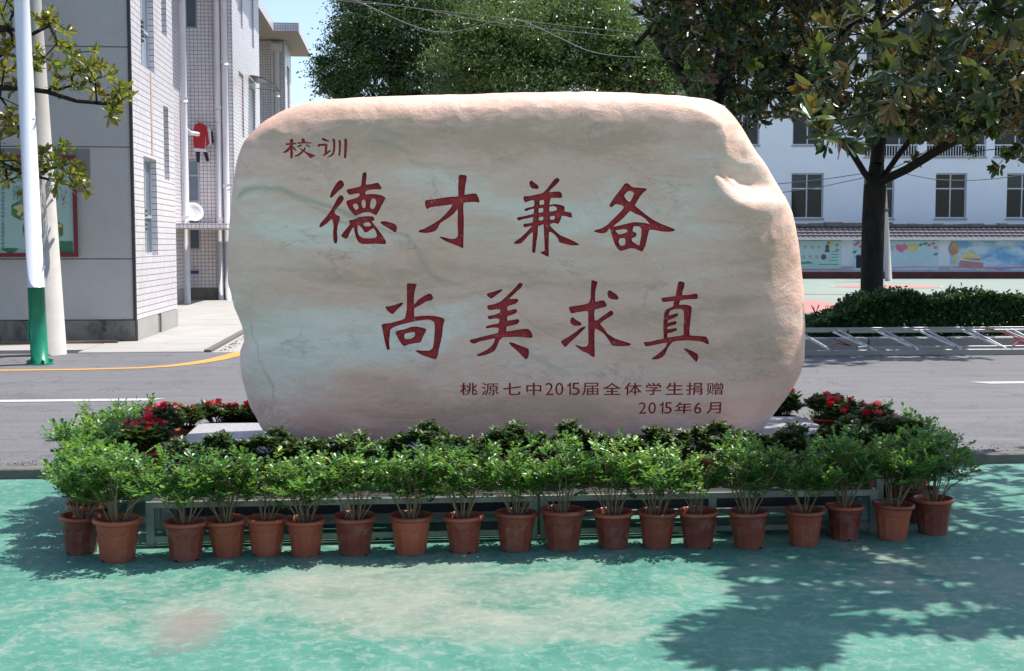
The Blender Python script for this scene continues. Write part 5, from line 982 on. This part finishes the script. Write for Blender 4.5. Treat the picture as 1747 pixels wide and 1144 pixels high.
b = MB(); b.quad(T1(94, 413), T1(124, 413), T1(124, 431), T1(94, 431)); b.obj('printed_cane_back', simple('printed_pale_green', (.12, .30, .14), .5, .2, 9), po)
b = MB(); b.quad(*[T1(18 + 17 * math.cos(t) * (1 if math.sin(t) > 0 else .62), 425.5 - 4.8 * math.sin(t) * (.6 if math.sin(t) > 0 else 1.2)) for t in [k * math.pi / 8 for k in range(16)]]); b.obj('printed_bowl', gcol, po)
b = MB(); b.quad(T1(-185, 430.5), T1(125, 430.5), T1(125, 431.6), T1(-185, 431.6)); b.obj('printed_rule', M['white_cloth'], po)
b = MB()
for k in range(26): u, v = 108 + rnd.gauss(0, 4), 338 + rnd.gauss(0, 7); b.quad(T1(u, v), T1(u + 1.4, v + .3), T1(u + .9, v + 1.7), T1(u - .5, v + 1.2))
b.obj('printed_blossom', M['strap'], po); anchor(po)

# ------------------------------------------------------------------ things by the apartment building
# satellite dish on the door canopy
dc = cm(329, 363, 32.6); ds = thing('satellite_dish', 'white satellite dish on the tiled door canopy', 'satellite dish', (dc.x, dc.y, 2.13)); b = MB(); Rr = .26
b.lathe([(.004, 0), (Rr * .35, .008), (Rr * .7, .035), (Rr, .075), (Rr * 1.02, .072), (Rr * .7, .028), (.004, -.01)], 28); me = b.mesh('reflector', M['dish'], True)
rot = Vector((.35, -.85, .42)).normalized().to_track_quat('Z', 'Y').to_matrix().to_4x4(); C0 = Vector((0, 0, dc.z - 2.13)); inst('reflector', me, ds, Matrix.Translation(C0) @ rot)
nrm = Vector((.35, -.85, .42)).normalized(); b = MB(); b.tube([C0 + nrm * .03 + Vector((0, 0, -.25)), C0 + nrm * .30 + Vector((0.05, 0, -.10))], .008, 6); b.obj('feed_arm', M['alu'], ds); b = MB(); b.tube([C0 + nrm * .30 + Vector((.05, 0, -.10)), C0 + nrm * .22 + Vector((.04, 0, -.07))], .03, 10); b.obj('feed_horn', M['dish'], ds)
b = MB(); b.tube([(0, 0, 0), (0, .03, C0.z - .03)], .022, 8); b.box(-.16, .16, -.12, .12, 0, .02); b.obj('mount', M['metal_dark'], ds)
# laundry
q = cm(341, 214, 34.0); ld = thing('hanging_laundry', 'red jacket and dark trousers hung out on a wall bracket', 'laundry', tuple(q)); s = 34 / F
def cloth(pts, y, mat, name, th=.03):
    n = len(pts); V = [(p[0] * s, y, -p[1] * s) for p in pts] + [(p[0] * s, y + th, -p[1] * s) for p in pts]; b = MB(); b.add(V, [tuple(range(n)), tuple(n + i for i in reversed(range(n)))] + [((i + 1) % n, i, n + i, n + (i + 1) % n) for i in range(n)]); o = b.obj(name, mat, ld, bevel=.006); return o
cloth([(-9, -2), (-1, -5), (7, -3), (12, 2), (15, 30), (10, 36), (9, 12), (7, 39), (-11, 37), (-12, 14)], 0, M['red_cloth'], 'jacket'); cloth([(12, 0), (17, 6), (18, 30), (14, 34), (11, 20)], .05, M['white_cloth'], 'shirt')
cloth([(18, 8), (20, 8), (22, 28), (18, 30), (16, 18)], .08, M['dark_cloth'], 'sleeve'); cloth([(-11, 36), (9, 38), (11, 44), (-11, 43)], .02, M['white_cloth'], 'shirt'); cloth([(-8, 43), (-1, 43), (-2, 61), (-7, 61)], .05, M['dark_cloth'], 'trousers'); cloth([(4, 43), (11, 43), (14, 59), (9, 60)], .05, M['dark_cloth'], 'trousers')
b = MB(); b.tube([(-.9, .1, .12), (.5, .1, .10)], .008, 6); b.tube([(-.12, .05, .16), (-.02, .02, .08), (.1, .02, .04)], .006, 5); b.tube([(-.02, .02, .08), (-.12, .02, .03)], .006, 5); b.obj('hanger', M['alu'], ld)
# motorcycle half hidden in the recess
q = gp(305, 520, .08); q = Vector((-5.45, 29.3, .085)); mt = thing('motorcycle', 'parked motorcycle with yellow fairing, half hidden by the tiled wall', 'motorcycle', tuple(q))
def wheel(y, nm='wheel'):
    b = MB(); n = 20; V = []
    for k in range(n):
        a = 2 * math.pi * k / n
        for j in range(6): c = 2 * math.pi * j / 6; r = .27 + .045 * math.cos(c); V.append((.045 * math.sin(c), y + r * math.cos(a), .31 + r * math.sin(a)))
    b.add(V, [(k * 6 + j, k * 6 + (j + 1) % 6, ((k + 1) % n) * 6 + (j + 1) % 6, ((k + 1) % n) * 6 + j) for k in range(n) for j in range(6)]); w = b.obj(nm, M['rubber'], mt, smooth=True)
    b = MB()
    for k in range(6): a = k * math.pi / 3; b.tube([(0, y, .31), (0, y + .23 * math.cos(a), .31 + .23 * math.sin(a))], .012, 5)
    b.tube([(-.05, y, .31), (.05, y, .31)], .04, 8); b.obj('spokes', M['alu'], w)
wheel(-.6); wheel(.62)
b = MB(); V = []
for k, (y, z, w, h) in enumerate(((-.55, .80, .04, .05), (-.45, .88, .13, .13), (-.2, .90, .17, .15), (.05, .80, .15, .12), (.25, .72, .10, .08))):
    for j in range(10): a = 2 * math.pi * j / 10; V.append((w * math.cos(a), y, z + h * math.sin(a)))
b.add(V, [(i * 10 + j, i * 10 + (j + 1) % 10, (i + 1) * 10 + (j + 1) % 10, (i + 1) * 10 + j) for i in range(4) for j in range(10)] + [tuple(range(10)), tuple(40 + j for j in reversed(range(10)))]); b.obj('fairing', M['yellow_body'], mt, smooth=True)
b = MB(); b.box(-.11, .11, .15, .75, .66, .74); b.obj('seat', M['rubber'], mt, bevel=.02); b = MB(); b.tube([(0, -.6, .31), (0, -.42, .78)], .03, 8); b.obj('fork', M['metal_dark'], mt); b = MB(); b.box(-.12, .12, -.2, .25, .32, .6); b.obj('engine', M['metal_dark'], mt, bevel=.03)
b = MB(); b.tube([(-.34, -.3, 1.0), (-.1, -.4, .96), (.1, -.4, .96), (.34, -.3, 1.0)], .015, 8); b.obj('handlebar', M['metal_dark'], mt); b = MB(); b.tube([(.12, .1, .05), (.1, 0, .35)], .012, 6); b.obj('side_stand', M['metal_dark'], mt)
q = at(331, 464, 34.9); vt = thing('water_valve', 'blue water valve on the tiled wall under the canopy', 'valve', tuple(q)); b = MB(); b.tube([(-.14, -.08, 0), (.14, -.08, 0)], .045, 10); b.obj('valve_body', M['blue_valve'], vt, smooth=True); b = MB(); b.tube([(-.14, -.06, -.85), (-.14, -.06, .02)], .025, 8); b.obj('riser_pipe', M['white_pvc'], vt)

# ------------------------------------------------------------------ ladder lying against the kerb
kr = props(link(bpy.data.objects.new('kerb', None)), kind='structure'); kr.location = (10, 17.6, 0)
x = -4.55
while x < 10: b = MB(); b.box(x, x + 1.18, -.08, .1, .0, .27); b.obj('kerb_stone', M['concrete_kerb'], kr, bevel=.015); x += 1.2
la = thing('extension_ladder', 'long aluminium extension ladder lying tilted against the kerb before the hedge', 'ladder', (9.5, 16.8, .07))
NZ, FZ = .12, .40; yn, yf = 16.85, 17.32; xs0, xs1 = 5.35, 11.6
def lrail(y, z, x0, x1, w, h, nm='rail'): b = MB(); b.box(x0, x1, y - w / 2, y + w / 2, z - h / 2, z + h / 2); b.obj(nm, M['alu'], la, bevel=.003)
lrail(yn, .115, xs0 + .05, xs1, .03, .08); lrail(yf, FZ, xs0 - .05, xs1, .03, .07); lrail(yn + .06, .175, xs0 + .9, xs1 + .6, .025, .045, 'inner_rail'); lrail(yf - .05, FZ - .02, xs0 + .9, xs1 + .6, .025, .045, 'inner_rail')
k = 0; x = xs0 + .15
while x < xs1 - .1:
    b = MB(); b.bar((x + .34, yn + .01, .16), (x, yf - .01, FZ), .035, .03); b.obj('rung', M['alu_light'], la)
    if k: b = MB(); b.bar((x + .26, yn + .05, .19), (x - .10, yf - .06, FZ - .02), .03, .026); b.obj('rung', M['alu_light'], la)
    x += .62 + .02 * (k % 2); k += 1
for x in (xs0 + .05, xs0 - .05): b = MB(); b.box(x - .03, x + .03, (yn if x > xs0 else yf) - .03, (yn if x > xs0 else yf) + .03, (.07 if x > xs0 else .34), (.17 if x > xs0 else .45)); b.obj('rubber_foot', M['strap'], la, bevel=.01)
for x in (xs0 + .5, xs0 + 3.1): b = MB(); b.tube([(x, yn, .2), (x + .12, yn + .1, .24), (x + .3, yn + .05, .21), (x + .1, yn + .18, .30)], .009, 6); b.obj('red_strap', M['strap'], la, smooth=True)
b = MB(); b.tube([(xs0 + 2.8, yf, .42), (xs0 + 3.0, yf - .1, .40), (xs0 + 3.25, yn + .2, .30), (xs0 + 3.6, yn + .1, .22)], .007, 6); b.tube([(xs0 + 3.9, yf - .1, .34), (xs0 + 3.5, yn + .12, .22)], .007, 6); b.obj('red_strap', M['strap'], la, smooth=True); anchor(la)
# wrapper
q = gp(1695, 784); lt_ = MB(); V = []
for i in range(9):
    t = i / 8 * 2 - 1; V += [(q.x + t * .06, q.y - .012 + .01 * math.sin(3 * t), .012 + .02 * t * t), (q.x + t * .06, q.y + .015, .004 + .028 * t * t * (1 + .3 * math.sin(5 * t)))]
lt_.add(V, [(2 * i, 2 * i + 2, 2 * i + 3, 2 * i + 1) for i in range(8)]); props(lt_.obj('candy_wrapper', M['purple'], smooth=True), 'small crumpled purple and white wrapper on the plaza near the kerb', 'wrapper')

# ------------------------------------------------------------------ school building, painted wall (their frame looks straight at the camera)
CR = Matrix.Rotation(YAW, 4, 'Z')
def cx(px, D): return (px - 873.5) / F * D * math.sqrt(1)
def cz(py, D): return HC + math.tan(-TILT + math.atan((572 - py) / F)) * D
sb_ = thing('school_building', 'long white plastered school building with tall windows beyond the court', 'building', tuple(CR @ Vector((18, 61, 0))), YAW)
D = 61; x0, x1 = cx(1092, D), 44; Hs = []
row1 = [(1347, 1402), (1470, 1522), (1592, 1645), (1713, 1768), (1225, 1279), (1835, 1888), (1103, 1157)]
for a, c in row1: Hs.append((cx(a, D), cx(c, D), cz(372, D), cz(295, D), 'a'))
for a, c in ((1348, 1400), (1235, 1292), (1118, 1172)): Hs.append((cx(a, D), cx(c, D), cz(247, D), cz(172, D), 'a'))
for a, c in ((1470, 1560), (1575, 1676), (1690, 1800), (1815, 1900)): Hs.append((cx(a, D), cx(c, D), cz(267, D), cz(160, D), 'b'))
for a, c in ((1348, 1400), (1235, 1292), (1118, 1178), (1470, 1540), (1590, 1660), (1713, 1780)): Hs.append((cx(a, D), cx(c, D), cz(122, D), cz(50, D), 'a'))
for a, c in ((1348, 1400), (1235, 1292), (1150, 1192), (1470, 1540), (1590, 1660), (1713, 1780)): Hs.append((cx(a, D), cx(c, D), cz(8, D), cz(-65, D), 'a'))
wall('wall', 'y', D, x0, x1, 0, 17, [h[:4] for h in Hs], .3, M['whitewash'], sb_)
b = MB(); b.box(x0, x1, D + .32, D + 9, 0, 17); b.obj('core', M['whitewash'], sb_)
b = MB(); b.quad((x0, D, 0), (x0, D, 17), (x0, D + .33, 17), (x0, D + .33, 0)); b.obj('wall_edge', M['whitewash'], sb_)
for h in Hs:
    window('y', D + .14, *h[:4], sb_, split=.66, cols=2 if h[4] == 'a' else 3, fr=.06); b = MB(); b.box(h[0] - .05, h[1] + .05, D - .04, D + .12, h[2] - .08, h[2] - .01); b.obj('window_sill', M['concrete'], sb_)
    if h[4] == 'b':
        b = MB(); n = int((h[1] - h[0]) / .13)
        for k in range(n + 1): x = h[0] + .03 + (h[1] - h[0] - .06) * k / n; b.box(x - .014, x + .014, D + .05, D + .08, h[2], h[2] + .52)
        b.box(h[0], h[1], D + .045, D + .085, h[2] + .53, h[2] + .59); b.obj('railing', M['white_pvc'], sb_)
sb_loc = sb_.location.copy()
for c in sb_.children: c.matrix_parent_inverse = Matrix.Translation(-Vector((18, 61, 0)))
mw = thing('mural_wall', 'low boundary wall with painted panels, red-brown base and tiled coping', 'wall', tuple(CR @ Vector((18, 57, 0))), YAW); D = 57; zt = cz(408, D)
b = MB(); b.box(-2, 46, D, D + .3, .6, zt); b.obj('wall_face', simple('faded_white_plaster', (.55, .58, .66), .9, .1, 1.2), mw); b = MB(); b.box(-2, 46, D - .03, D + .33, 0, .34); b.obj('wall_base', M['redbase'], mw); b = MB(); b.box(-2, 46, D - .005, D + .3, .341, .599); b.obj('wall_band', simple('weathered_plaster_band', (.38, .37, .42), .9, .2, 3), mw)
zr = cz(386, D)
b = MB(); n = 396; V = []
for k in range(n): x = -2 + 48 * k / (n - 1); h = .03 * (k % 2); V += [(x, D - .35, zt + .01 + h), (x, D + .7, zr + h)]
b.add(V, [(2 * i, 2 * i + 2, 2 * i + 3, 2 * i + 1) for i in range(n - 1)]); b.obj('roof_tiles', M['roof'], mw, kind='stuff')
b = MB()
for k in range(4): z_, y_ = zt + .03 + (zr - zt) * (k + .9) / 4.2, D - .35 + 1.05 * (k + .9) / 4.2; b.box(-2, 46, y_ - .03, y_ + .03, z_, z_ + .045)
b.obj('tile_courses', M['roof'], mw)
x = -2
while x < 46: w = rnd.uniform(.4, 1.0); b = MB(); b.box(x, x + w, D + .55, D + .95, zr, zr + rnd.uniform(.10, .22)); b.obj('ridge_tile', M['roof'], mw, bevel=.02); x += w + .01
b = MB(); b.box(-2, 46, D - .38, D - .34, zt - .02, zt + .035); b.obj('eave_board', M['white_pvc'], mw)
def MX(px, py, d): return (cx(px, D), D - d, cz(py, D))
def patch(pts, d, mat, name): b = MB(); b.quad(*[MX(u, v, d) for u, v in pts]); b.obj(name, mat, mw)
pale = simple('mural_pale_green', (.36, .52, .52), .8, .1, 2); pale2 = simple('mural_pale_blue', (.40, .52, .60), .8, .1, 1.6); sky_ = NT('mural_sky_blue'); sf = sky_.noise(sky_.co('Object', (1, 1, 2)), .9, 5, .6, .5); skm = sky_.out(sky_.ramp(sf, [(.42, (.14, .30, .52)), (.6, (.42, .52, .62))]), .8)
green = simple('mural_green', (.03, .28, .19), .8, .15, 4); pink = simple('mural_pink', (.55, .16, .26), .8, .2, 4); yel = simple('mural_yellow', (.60, .46, .08), .8, .15, 4); dark = simple('mural_dark', (.10, .09, .12), .8, .15, 4); brick = simple('mural_brick', (.38, .20, .20), .8, .15, 4); wht = simple('mural_white', (.55, .58, .62), .8, .1, 4)
patch([(1200, 410), (1434, 410), (1434, 458), (1200, 458)], .01, pale, 'mural_panel'); patch([(1454, 410), (1600, 411), (1600, 460), (1454, 460)], .01, pale2, 'mural_panel'); patch([(1620, 411), (1790, 412), (1790, 462), (1620, 460)], .01, skm, 'mural_panel'); patch([(1810, 412), (2000, 413), (2000, 462), (1810, 462)], .01, pale, 'mural_panel')
for a, c in ((1200, 1434), (1454, 1600)): patch([(a, 408.5), (c, 408.5), (c, 409.8), (a, 409.8)], .014, green, 'mural_border')
patch([(1200, 458.5), (1434, 458.5), (1434, 459.3), (1200, 459.3)], .014, pink, 'mural_border')
for v, a in ((428, 1417), (433, 1417), (438, 1417), (443, 1414), (450, 1396)): patch([(a, v), (1429, v), (1429, v + 1.3), (a, v + 1.3)], .016, green, 'mural_stripe')
patch([(1356, 449), (1362, 444), (1370, 447), (1378, 445), (1388, 449), (1356, 451)], .016, green, 'mural_hill')
TM = lambda u, v: MX(u, v, .018)
flat_text([('争', 1360, 414, 7, 6), ('文', 1362, 421, 7, 6), ('质', 1372, 421, 7, 6), ('彬', 1385, 421.5, 7, 6), ('彬', 1396, 421.5, 7, 6), ('秀', 1360, 430, 7, 6), ('仪', 1358, 438, 7, 6), ('态', 1370, 438, 7, 6), ('风', 1381, 438, 7, 6), ('采', 1392, 438, 7, 6)], D, 'mural_lettering', pink, mw, toworld=TM)
flat_text([('我', 1507, 423, 9, 9), ('的', 1519, 423, 9, 9)], D, 'mural_lettering', pink, mw, toworld=TM); flat_text([('中', 1626, 418, 7, 10), ('国', 1633, 424, 6, 6), ('梦', 1645, 424, 6, 6)], D, 'mural_lettering', yel, mw, toworld=TM); flat_text([(c, 1657 + i * 7.5, 419, 5, 3.4) for i, c in enumerate('美丽中国我的梦民族复兴')], D, 'mural_lettering', yel, mw, toworld=TM)
def ell(cx_, cy_, rx, ry, d, mat, name, n=14): patch([(cx_ + rx * math.cos(2 * math.pi * k / n), cy_ + ry * math.sin(2 * math.pi * k / n)) for k in range(n)], d, mat, name)
patch([(1526, 419), (1530, 416), (1535, 418), (1541, 416), (1547, 419), (1546, 424), (1536, 431), (1527, 425)], .018, pink, 'mural_heart')
for k in range(5): ell(1556 + 5.5 * math.cos(k * 1.26), 422 + 5 * math.sin(k * 1.26), 3.4, 2.8, .018 + .001 * k, yel, 'mural_blossom')
for u, v in ((1458, 417), (1462, 414), (1467, 420), (1583, 418), (1590, 415), (1594, 422)): ell(u, v, 3.2, 2.6, .02, pink, 'mural_blossom')
for u, v in ((1456, 430), (1460, 438), (1568, 418), (1576, 416), (1594, 434)): patch([(u - 4, v + 1), (u, v - 3), (u + 5, v - 3), (u + 2, v + 2)], .019, green, 'mural_leaf')
for u, v, m_ in ((1413, 416, yel), (1418, 414, yel), (1426, 418, brick), (1427, 426, pink), (1412, 414, pink)): ell(u, v, 3, 2.6, .02, m_, 'mural_blossom')
ell(1410, 421, 3.6, 4.5, .02, dark, 'mural_head'); ell(1404, 438, 4.5, 5, .02, dark, 'mural_head'); patch([(1406, 425), (1414, 425), (1414, 430), (1406, 430)], .018, dark, 'mural_head')
ell(1625, 424, 9, 12, .0145, brick, 'mural_drum'); patch([(1637, 444), (1676, 447), (1676, 455), (1634, 454)], .018, brick, 'mural_gate'); patch([(1641, 436), (1672, 438), (1676, 440), (1638, 440)], .018, yel, 'mural_roof'); patch([(1645, 430), (1664, 432), (1668, 435), (1641, 435)], .018, yel, 'mural_roof'); patch([(1643, 440.5), (1670, 441), (1670, 444), (1642, 444)], .0175, brick, 'mural_gate'); patch([(1636, 441), (1682, 447), (1682, 448.3), (1636, 443)], .02, wht, 'mural_rail')
ell(1628, 437, 4, 4, .019, yel, 'mural_blossom'); patch([(1627, 440), (1630, 440), (1630, 452), (1626, 452)], .019, yel, 'mural_stem'); patch([(1622, 454), (1700, 456), (1747, 454), (1790, 456), (1790, 458), (1747, 456.5), (1700, 458.5), (1622, 456)], .0195, pink, 'mural_ribbon'); patch([(1454, 455), (1500, 457), (1560, 454), (1598, 455), (1598, 456), (1560, 455.3), (1500, 458), (1454, 456)], .0195, pink, 'mural_ribbon')
for c in mw.children: c.matrix_parent_inverse = Matrix.Translation(-Vector((18, 57, 0)))
q = cm(1466, 447, 55.5); bd = thing('wall_bag', 'dark satchel hanging with an orange broom before the painted wall', 'bag', (q.x, q.y, .04)); b = MB(); b.box(-.12, .12, 0, .12, q.z - .30, q.z + .30); b.obj('bag_body', M['dark_cloth'], bd, bevel=.05)
b = MB(); b.tube([(.22, 0, 0), (.16, 0, 1.1)], .025, 6); b.obj('broom_handle', simple('orange_handle', (.6, .16, .04), .6), bd)

# ------------------------------------------------------------------ overhead wires
def wire(label, pts, r=.0085, mat='wire'):
    P = [Vector(p) for p in pts]; out = []
    for i in range(len(P) - 1):
        p0_, p1_, p2_, p3_ = P[max(i - 1, 0)], P[i], P[i + 1], P[min(i + 2, len(P) - 1)]
        for k in range(6): t = k / 6; out.append(.5 * ((2 * p1_) + (p2_ - p0_) * t + (2 * p0_ - 5 * p1_ + 4 * p2_ - p3_) * t * t + (3 * p1_ - p0_ - 3 * p2_ + p3_) * t ** 3))
    out.append(P[-1]); b = MB(); b.tube(out, r, 5); props(b.obj('overhead_cable', M[mat], smooth=True), label, 'cable', 'overhead cables above the stone')
wire('thickest overhead cable sagging twice before the treetops', [cm(*a) for a in ((585, -12, 24), (610, 2, 24), (650, 20, 24), (700, 42, 24), (745, 54, 24), (790, 51, 24), (845, 36, 24), (885, 34, 24), (940, 57, 24), (1000, 85, 24), (1050, 95, 24), (1085, 97, 24), (1140, 99, 24), (1230, 90, 24))])
wire('upper thin cable crossing the treetops nearly straight', [cm(*a) for a in ((520, -6, 26), (640, 4, 26), (720, 15, 26), (850, 29, 26), (960, 43, 26), (1085, 55, 26), (1240, 70, 26))], .006); wire('lower thin cable just beneath the straight one', [cm(*a) for a in ((520, -8, 25), (600, 3, 25), (700, 12, 25), (830, 36, 25), (960, 52, 25), (1080, 64, 25), (1240, 80, 25))], .006)
wire('sagging cable along the school building windows', [cm(*a) for a in ((1290, 317, 57), (1400, 306, 57), (1470, 296, 57), (1520, 292, 57), (1600, 306, 57), (1680, 306, 57), (1760, 296, 57))], .02, 'wiredark'); wire('lower cable slanting across the school building left of the trunk', [cm(*a) for a in ((1290, 333, 56), (1380, 322, 56), (1440, 310, 56), (1500, 297, 56))], .018, 'wiredark')
